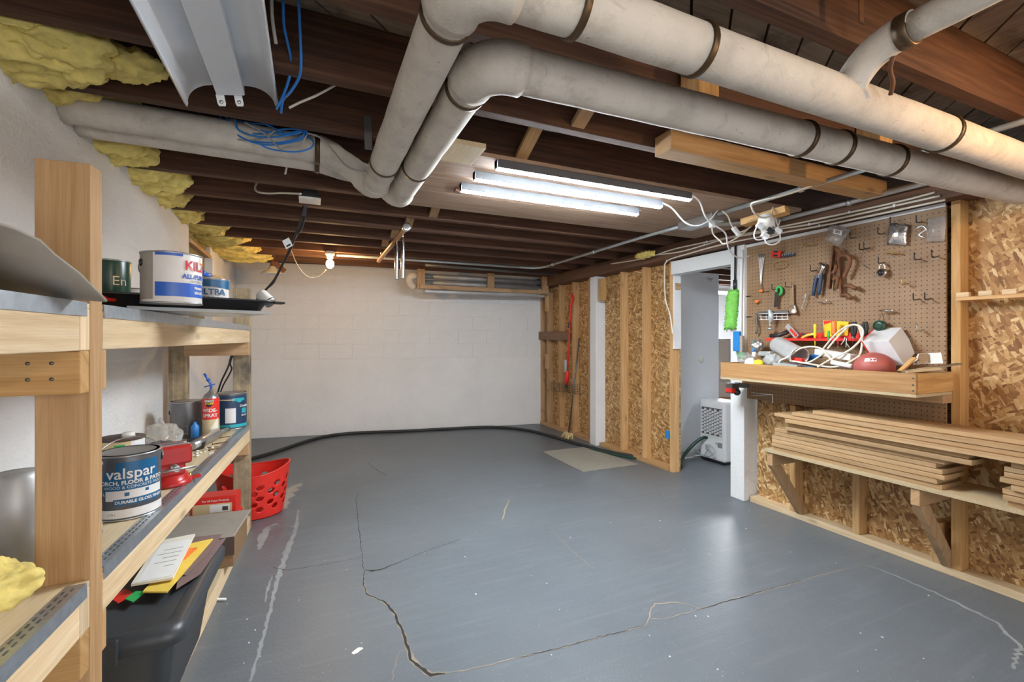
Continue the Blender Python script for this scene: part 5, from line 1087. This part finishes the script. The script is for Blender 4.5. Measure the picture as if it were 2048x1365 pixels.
ro = [cto + (p - cto) * 1.03 for p in o_]; ri = [p + (ctr - cto) * .05 for p in ro]; b = MB(); b.rings([ro, ri, [cto + (p - cto) * 1.0 + (ctr - cto) * .05 for p in o_], [cto + (p - cto) * 1.0 for p in o_]], loop=True, sm=False); b.build('rim', MT['red_paint' if 0 else 'red_plastic'], t)
rc = Px(1748, 735, 2.852); t = thing('red_ball', 'dull red rubber ball with a white print on the workbench', 'ball', (rc.x, rc.y, rc.z - .09))
MB().ball(rc, .094, .094, .082, 36, 24).build('ball', MT['ball_red'], t)
nrm = (V((0, 0, H + .6)) - rc).normalized(); 
def onball(u, v):
    x_ = V((0, 0, 1)).cross(nrm).normalized(); y_ = nrm.cross(x_); d = (nrm + x_ * u + y_ * v).normalized(); return rc + V((d.x * .0952, d.y * .0952, d.z * .0832))
b = MB(); nn = 6
for i in range(nn + 1): b.v += [tuple(onball(-.5 + .62 * j / nn, .22 + .3 * i / nn)) for j in range(nn + 1)]
for i in range(nn):
    for j in range(nn): b.face([i * (nn + 1) + j, i * (nn + 1) + j + 1, (i + 1) * (nn + 1) + j + 1, (i + 1) * (nn + 1) + j], sm=True)
b.build('print', MT['label_white'], t)
b = MB(); b.tube([onball(-.18, .28) * 1.0, onball(-.1, .36), onball(-.2, .46)], .003, 6).tube([onball(-.02, .42), onball(.02, .3), onball(.08, .44)], .003, 6).build('print_mark', MT['red_paint'], t)
tag(MB().bar(Px(1636, 704, 2.88), Px(1708, 716, 2.84), .055, .035).build('long_carton', MT['paper_white'], bevel=.002), 'long narrow white carton lying among the cords', 'box')
for lab, l, X0_, X1_ in (('cream extension cord arching high over the heap', [(1556, 735), (1560, 722), (1575, 715), (1600, 698), (1625, 694), (1645, 700), (1665, 722), (1690, 728), (1720, 712)], 2.76, 2.80),
                         ('cream extension cord looping tall beside the white bin', [(1635, 735), (1660, 720), (1700, 700), (1722, 678), (1725, 660), (1712, 650), (1690, 655), (1668, 672), (1645, 700)], 2.78, 2.9),
                         ('cream extension cord running low along the bench front', [(1580, 722), (1605, 726), (1640, 732), (1665, 735), (1695, 728), (1718, 712), (1724, 690)], 2.77, 2.82),
                         ('cream extension cord crossing behind its twins to the white carton', [(1655, 698), (1670, 680), (1690, 660), (1705, 650), (1718, 656), (1724, 680), (1722, 705)], 2.87, 2.88),
                         ('cream extension cord doubled back over the white tube', [(1582, 724), (1600, 720), (1615, 726), (1635, 716), (1648, 706)], 2.79, 2.84)):
    pts = [Px(x, y, X0_ + (X1_ - X0_) * i / (len(l) - 1)) for i, (x, y) in enumerate(l)]
    pts = [V((p.x, p.y, max(p.z, ZK + .005))) for p in pts]
    cable('extension_cord', lab, pts, .0055, 'white_cable', 'cord', group='cords on the bench')
tag(MB().tube([Px(1664, 725, 2.80), Px(1704, 734, 2.79)], .014, 12).build('pvc_tube', MT['white_plastic']), 'short white plastic tube lying by the red ball', 'tube')
tag(MB().bar(Px(1555, 731, 2.80), Px(1604, 737, 2.80), .1, .04).build('clear_box', MT['smoke_plastic'], bevel=.004), 'clear plastic box on the workbench below the tin can', 'box')
tag(MB().bar(Px(1610, 734, 2.79), Px(1632, 738, 2.79), .04, .02).build('plug_adapter', MT['navy'], bevel=.004), 'dark navy plug lying among the cream cords', 'plug')
tag(MB().bar(Px(1618, 716, 2.93), Px(1640, 712, 2.93), .05, .03).build('blue_case', MT['blue_plastic'], bevel=.004), 'blue case half buried behind the cords', 'case')
tag(MB().bar(Px(1583, 719, 2.80), Px(1606, 722, 2.79), .03, .03).build('red_case', MT['red_plastic'], bevel=.004), 'small red case in front of the tin can', 'case')
def crumple(name, lab, px, py, X, rx, ry, rz, m, seed, cat='bag', amp=.55):
    p = Px(px, py, X); p.z = max(p.z, ZK + rz * .8)
    return tag(MB().ball(p, rx, ry, rz, 18, 12, amp, 11, seed).build(name, MT[m], sub=1), lab, cat)
crumple('plastic_bag', 'crumpled silver and blue snack bag standing on the bench by the post', 1514, 692, 2.96, .04, .05, .05, 'foil', 3, amp=.9); crumple('plastic_bag', 'cloudy plastic bag at the bench corner by the post', 1490, 718, 2.82, .05, .06, .045, 'clear_bag', 7); crumple('plastic_bag', 'grey plastic bag in the middle of the bench heap', 1545, 722, 2.83, .05, .055, .05, 'smoke_plastic', 9)
crumple('plastic_bag', 'greenish crumpled bag hanging over the bench end', 1483, 712, 2.88, .03, .035, .025, 'green_plastic', 13); crumple('yellow_lid', 'bright yellow plastic lid in the bench heap', 1517, 728, 2.79, .03, .035, .028, 'yellow_plastic', 5, 'lid', .2); crumple('plastic_bag', 'pale crumpled wrapper beside the yellow lid', 1500, 728, 2.79, .035, .04, .04, 'paper_white', 21)
t = thing('glue_tube', 'upright small blue glue tube on the workbench', 'tube', tuple(Px(1508, 715, 2.86))); MB().tube([Px(1508, 716, 2.86), Px(1508, 704, 2.86)], .013, 10).build('body', MT['white_plastic'], t); MB().tube([Px(1508, 704, 2.86), Px(1507, 696, 2.86)], [.012, .005], 10).build('cap', MT['blue_plastic'], t)
t = tag(MB().bar(Px(1520, 708, 2.9), Px(1545, 708, 2.9), .05, .035).build('screw_jar', MT['smoke_plastic'], bevel=.01), 'clear jar of screws lying behind the blue glue tube', 'jar')
tag(MB().prism([Px(1826, 730, 2.86), Px(1886, 727, 2.86), Px(1882, 708, 2.94), Px(1836, 710, 2.94)], (0, 0, .006)).build('booklet', MT['paper_white']), 'white printed leaflet beside the tipped bin', 'leaflet')
tag(MB().prism([Px(1834, 728, 2.85), Px(1856, 727, 2.85), Px(1856, 711, 2.925), Px(1838, 712, 2.925)], (0, 0, .0105)).build('photo_card', MT['cardboard']), 'brown picture card on the white leaflet', 'card')
for i, (a, c, X0_, X1_, lab) in enumerate((((1806, 744), (1920, 728), 2.76, 2.98, 'thin grey wood strip jutting past the bench end'), ((1812, 746), (1880, 738), 2.75, 2.86, 'thin pale wood strip beneath a jutting strip'), ((1800, 744), (1829, 716), 2.80, 2.86, 'amber wood lath propped against the tipped bin'))):
    a_, c_ = Px(*a, X0_), Px(*c, X1_); a_.z = max(a_.z, 1.079); c_.z = max(c_.z, 1.079); tag(MB().bar(a_, c_, .03, .008).build('wood_strip', MT[('weathered', 'pine_pale', 'pine_amber')[i]]), lab, 'wood strip', 'wood strips')
# ---- pegboard hangings
XP = 3.05
def hook(px, py, lab, L=.05, m='black_plastic', up=.026):
    p = Px(px, py, 3.065); return tag(MB().tube([p + V((0, 0, -.004)), p + V((-L, 0, -.012)), p + V((-L - .012, 0, -.004)), p + V((-L - .012, 0, up))], .0032, 6, smooth=2).build('peg_hook', MT[m]), lab, 'hook', 'pegboard hooks')
HK = 'empty black peg hook on the pegboard'
for px, py, lab in ((1712, 474, HK + ' next to the numbered bag'), (1768, 466, HK + ' next to the foil pouch'), (1731, 497, 'peg hook holding a thin bent wire, first of a pair'), (1740, 495, 'peg hook holding a thin bent wire, second of a pair'), (1841, 517, HK + ' above the brass hook'), (1876, 512, HK + ' by the amber stud, high up'), (1839, 597, HK + ' level with its twin, away from the stud'), (1862, 596, HK + ' level with its twin, near the stud'), (1769, 524, 'peg hook carrying the padlock'), (1583, 572, 'peg hook carrying the wrench'), (1556, 577, 'peg hook carrying the green ring'), (1538, 582, HK + ' beside the green ring'), (1633, 540, 'peg hook carrying the slip joint pliers'), (1793, 446, 'peg hook carrying the foil pouch'), (1845, 443, 'peg hook carrying small hardware')):
    hook(px, py, lab)
hook(1816, 566, 'brass coloured empty hook on the pegboard', m='brass'); hook(1846, 658, 'bare steel peg hook low on the pegboard', m='steel')
t = thing('parts_bag', 'clear bag with a paper label reading 585 hanging high on the pegboard', 'bag', tuple(Px(1680, 490, 3.03)))
b = MB(); qd = [Px(1660, 447, 3.03), Px(1704, 458, 3.03), Px(1677, 494, 3.0), Px(1650, 481, 3.02)]; nn = 8
for i in range(nn + 1):
    for j in range(nn + 1):
        p = (qd[0] * (1 - j / nn) + qd[1] * (j / nn)) * (1 - i / nn) + (qd[3] * (1 - j / nn) + qd[2] * (j / nn)) * (i / nn); p = p + V((-.025 * math.sin(math.pi * i / nn) * math.sin(math.pi * j / nn) + .012 * noise.noise(V((i * .9, j * .9, 2))), 0, 0)); b.v.append(tuple(p))
for i in range(nn):
    for j in range(nn): b.face([i * (nn + 1) + j, i * (nn + 1) + j + 1, (i + 1) * (nn + 1) + j + 1, (i + 1) * (nn + 1) + j], sm=True)
b.build('bag', MT['clear_bag'], t, solid=.0015)
l0 = [Px(1668, 458, 2.988), Px(1685, 462, 2.988), Px(1683, 471, 2.988), Px(1666, 467, 2.988)]
MB().prism(l0, (-.0015, 0, 0)).build('paper_label', MT['paper_white'], t)
ex_ = (l0[1] - l0[0]).normalized(); ez_ = (l0[0] - l0[3]).normalized(); cc = sum(l0, V()) / 4 + V((-.0022, 0, 0)); inv = WM[t.name].inverted()
lettering('585', .022, MT['black_plastic'], t, lambda x, y: inv @ (cc + ex_ * x + ez_ * y), .0006)
def pouch(lab, l, m, seed, name='foil_pouch'):
    q0 = [Px(x, y, 3.045) for x, y in l]; b = MB(); nn = 8
    for i in range(nn + 1):
        for j in range(nn + 1):
            p = (q0[0] * (1 - j / nn) + q0[1] * (j / nn)) * (1 - i / nn) + (q0[3] * (1 - j / nn) + q0[2] * (j / nn)) * (i / nn)
            b.v.append(tuple(p + V((-.02 * math.sin(math.pi * i / nn) * math.sin(math.pi * j / nn) + .008 * noise.noise(V((i, j, seed))), 0, 0))))
    for i in range(nn):
        for j in range(nn): b.face([i * (nn + 1) + j, i * (nn + 1) + j + 1, (i + 1) * (nn + 1) + j + 1, (i + 1) * (nn + 1) + j], sm=True)
    return tag(b.build(name, MT[m], solid=.0015), lab, 'pouch')
pouch('square foil pouch hanging on the pegboard', [(1778, 449), (1816, 449), (1812, 491), (1774, 490)], 'foil', 4); pouch('clear zip pouch of hardware hanging at the pegboard corner', [(1856, 437), (1893, 432), (1889, 483), (1852, 485)], 'clear_bag', 8, 'zip_pouch')
tag(MB().tube([Px(1832, 458, 3.03), Px(1845, 452, 3.03), Px(1852, 460, 3.03), Px(1838, 470, 3.03), Px(1850, 476, 3.03)], .005, 8, smooth=3).build('spring_clip', MT['steel']), 'bent steel spring clip hanging beside the zip pouch', 'clip')
def rusty(lab, l, r, arms):
    t = thing('rusty_clamp', lab, 'clamp', tuple(Px(*l[-1], XP))); MB().bar(Px(*l[0], 3.04), Px(*l[1], 3.03), .03, .012, (0, 1, 0)).build('bar', MT['rust'], t, bevel=.002)
    for a in arms: MB().tube([Px(x, y, 3.015) for x, y in a], r, 8, smooth=3).build('arm', MT['rust'], t)
    return t
rusty('rusty iron clamp under the numbered bag', [(1668, 492), (1659, 578)], .011, [[(1672, 498), (1680, 505), (1676, 520)], [(1666, 560), (1675, 555), (1672, 578)], [(1664, 548), (1670, 540), (1672, 530)]])
rusty('rusty iron clamp with a long hooked arm', [(1678, 506), (1684, 595)], .012, [[(1680, 512), (1695, 512), (1700, 525), (1692, 545), (1688, 555)], [(1684, 592), (1694, 590), (1702, 597)], [(1688, 572), (1700, 572), (1712, 578)]])
t = thing('slip_joint_pliers', 'slip joint pliers with dark blue handles on the pegboard', 'pliers', tuple(Px(1630, 590, XP)))
MB().tube([Px(1640, 527, 3.03), Px(1647, 534, 3.03), Px(1642, 545, 3.03), Px(1636, 556, 3.03)], [.012, .016, .014, .01], 10, smooth=3).build('jaws', MT['chrome'], t)
MB().tube([Px(1637, 550, 3.035), Px(1632, 560, 3.035), Px(1626, 592, 3.035)], [.009, .012, .011], 8, smooth=3).build('handle', MT['navy'], t); MB().tube([Px(1643, 545, 3.03), Px(1641, 562, 3.03), Px(1637, 590, 3.03)], [.009, .012, .011], 8, smooth=3).build('handle', MT['navy'], t)
t = thing('adjustable_wrench', 'chrome adjustable wrench hanging handle up on the pegboard', 'wrench', tuple(Px(1583, 628, XP)))
MB().bar(Px(1583, 568, 3.04), Px(1584, 612, 3.04), .028, .009, (1, 0, 0)).build('handle', MT['chrome'], t, bevel=.003); MB().bar(Px(1578, 622, 3.04), Px(1592, 617, 3.04), .05, .014, (1, 0, 0)).build('head', MT['chrome'], t, bevel=.004); MB().lathe([(0, 0), (.016, 0), (.016, .012), (0, .014)], Px(1589, 623, 3.03), (-1, 0, 0), 16).build('adjuster', MT['porcelain'], t)
t = thing('green_ring', 'green ring tool with a dark strap on the pegboard', 'strap wrench', tuple(Px(1553, 612, XP)))
c_ = Px(1558, 582, 3.04); MB().tube([c_ + V((0, .02 * math.cos(a), .028 * math.sin(a))) for a in [6.283 * k / 18 for k in range(18)]], .009, 8, loop=True).build('ring', MT['green_plastic'], t); MB().bar(Px(1554, 584, 3.03), Px(1551, 615, 3.03), .024, .01, (1, 0, 0)).build('handle', MT['black_plastic'], t, bevel=.003)
t = thing('tie_bundle', 'bundle of grey wires with an orange tip on the pegboard', 'wires', tuple(Px(1522, 585, XP)))
for dx in (-6, -2, 2, 6): MB().tube([Px(1523 + dx, 508, 3.05), Px(1522 + dx * .4, 540, 3.05), Px(1522, 576, 3.05)], .0024, 6, smooth=3).build('wire', MT['steel'], t)
MB().ball(Px(1522, 582, 3.045), .012, .016, .012).build('tip', MT['orange_plastic'], t)
tag(MB().ball(Px(1513, 604, 3.045), .012, .015, .012).tube([Px(1513, 604, 3.045), Px(1519, 601, 3.04)], .005, 6).build('orange_clip', MT['orange_plastic']), 'small orange clip low on the pegboard beside the post', 'clip')
t = thing('magnetizer', 'red magnetizer block with two windows on the pegboard', 'tool', tuple(Px(1552, 514, XP))); MB().bar(Px(1544, 508, 3.04), Px(1562, 509, 3.04), .025, .045).build('block', MT['red_plastic'], t, bevel=.003)
for y in (503.5, 511): MB().bar(Px(1547, y, 3.026), Px(1555, y + .5, 3.026), .002, .014).build('window', MT['black_plastic'], t)
t = thing('bit_holder', 'dark blue strip of driver bits beside the red magnetizer', 'bit set', tuple(Px(1576, 513, XP))); MB().bar(Px(1563, 513, 3.045), Px(1589, 509, 3.045), .012, .014).build('holder', MT['navy'], t, bevel=.002)
for k in range(6): MB().tube([Px(1565 + k * 4, 512 - k * .6, 3.036), Px(1565 + k * 4, 507 - k * .6, 3.036)], .003, 6).build('bit', MT['steel'], t)
c_ = Px(1560, 530, 3.05); tag(MB().tube([c_ + V((0, .055 * math.cos(a), .026 * math.sin(a))) for a in [6.283 * k / 24 for k in range(24)]], .002, 6, loop=True).build('wire_loop', MT['brass']), 'thin oval wire loop below the red magnetizer', 'wire')
tag(MB().tube([Px(1728, 500, 3.05), Px(1722, 515, 3.05), Px(1726, 530, 3.05), Px(1735, 536, 3.05)], .0016, 5, smooth=4).build('bent_wire', MT['wire_dark']), 'thin dark bent wire hanging from two hooks', 'wire')
t = thing('wire_shelf', 'small white wire rack crowded with clips on the pegboard', 'rack', tuple(Px(1550, 640, XP)))
for y in (627, 633, 639): MB().tube([Px(1518, y + 1, 3.01), Px(1577, y, 3.01)], .0025, 6).build('wire', MT['white_plastic'], t)
for k in range(6): MB().tube([Px(1522 + k * 10.5, 624, 3.06), Px(1522 + k * 10.5, 639, 3.01)], .0022, 6).build('wire', MT['white_plastic'], t)
MB().bar(Px(1518, 627, 3.04), Px(1578, 625, 3.04), .03, .025).build('dark_clips', MT['dark_steel'], t, bevel=.004)
t = thing('spring_clamp', 'blue grey C clamp hanging from the white wire rack', 'clamp', tuple(Px(1540, 660, 3.0))); MB().tube([Px(1538, 620, 3.0), Px(1542, 632, 3.0), Px(1540, 648, 3.0)], [.012, .018, .01], 10, smooth=3).build('frame', MT['conduit_grey'], t); MB().tube([Px(1540, 646, 3.0), Px(1540, 656, 3.0)], .005, 8).build('screw', MT['steel'], t); MB().lathe([(0, 0), (.018, 0), (.018, .014), (0, .014)], Px(1540, 660, 3.0), (0, 0, 1), 12).build('foot', MT['galvanised'], t)
tag(MB().tube([Px(1513, 628, 3.03), Px(1513, 645, 3.03), Px(1515, 655, 3.03), Px(1512, 668, 3.03)], [.007, .009, .005, .008], 8, smooth=3).build('chisel', MT['dark_steel']), 'dark narrow chisel hanging beside the post', 'chisel')
tag(MB().tube([Px(1514, 592, 3.03), Px(1607, 596, 3.03), Px(1607, 596, 3.03)][1:] + [Px(1612, 588, 3.03), Px(1609, 600, 3.03), Px(1604, 614, 3.03), Px(1606, 618, 3.03)], .003, 6, smooth=3).build('s_hook', MT['steel']), 'thin bent steel hook between wrench and pliers', 'hook')
for px, py, lab in ((1652, 605, 'small steel wire bracket empty on the pegboard under the rusty clamps'), (1620, 491, 'small brass wire bracket high on the pegboard'), (1790, 508, 'small brass double hook below the foil pouch')):
    a = Px(px - 8, py, 3.06); c = Px(px + 8, py, 3.06); m_ = 'steel' if 'steel' in lab else 'brass'
    tag(MB().tube([a, a + V((-.04, 0, 0)), a + V((-.04, 0, .02))], .003, 6).tube([c, c + V((-.04, 0, 0)), c + V((-.04, 0, .02))], .003, 6).tube([a + V((-.02, .01, 0)), c + V((-.02, -.01, 0))], .003, 6).build('wire_bracket', MT[m_]), lab, 'bracket')
t = thing('padlock', 'round combination padlock hanging on the pegboard', 'padlock', tuple(Px(1765, 553, XP))); c_ = Px(1764, 546, 3.035)
MB().lathe([(0, 0), (.024, 0), (.025, .003), (.025, .016), (.02, .019), (0, .019)], c_ + V((.008, 0, 0)), (-1, 0, 0), 28).build('body', MT['chrome'], t); MB().lathe([(0, 0), (.018, 0), (.016, .004), (.008, .006), (.006, .012), (0, .012)], c_ + V((-.0112, 0, 0)), (-1, 0, 0), 24).build('dial', MT['black_plastic'], t)
MB().tube([c_ + V((0, -.014, .018)), c_ + V((0, -.014, .038)), c_ + V((0, -.008, .048)), c_ + V((0, .006, .048)), c_ + V((0, .014, .038)), c_ + V((0, .014, .018))], .004, 8, smooth=3).build('shackle', MT['chrome'], t)
t = thing('tape_roll', 'dark green roll hung by a wire behind the tipped bin', 'roll', tuple(Px(1763, 655, 3.0))); MB().lathe([(.012, 0), (.03, 0), (.03, .03), (.012, .03)], Px(1763, 652, 3.03), (-1, 0, 0), 20).build('roll', MT['can_green'], t); MB().tube([Px(1758, 642, 3.02), Px(1764, 626, 3.03), Px(1768, 642, 3.02)], .0018, 6, smooth=3).build('wire_loop', MT['wire_dark'], t); MB().tube([Px(1760, 622, 3.03), Px(1786, 621, 3.03)], .006, 8).build('clip', MT['chrome'], t)
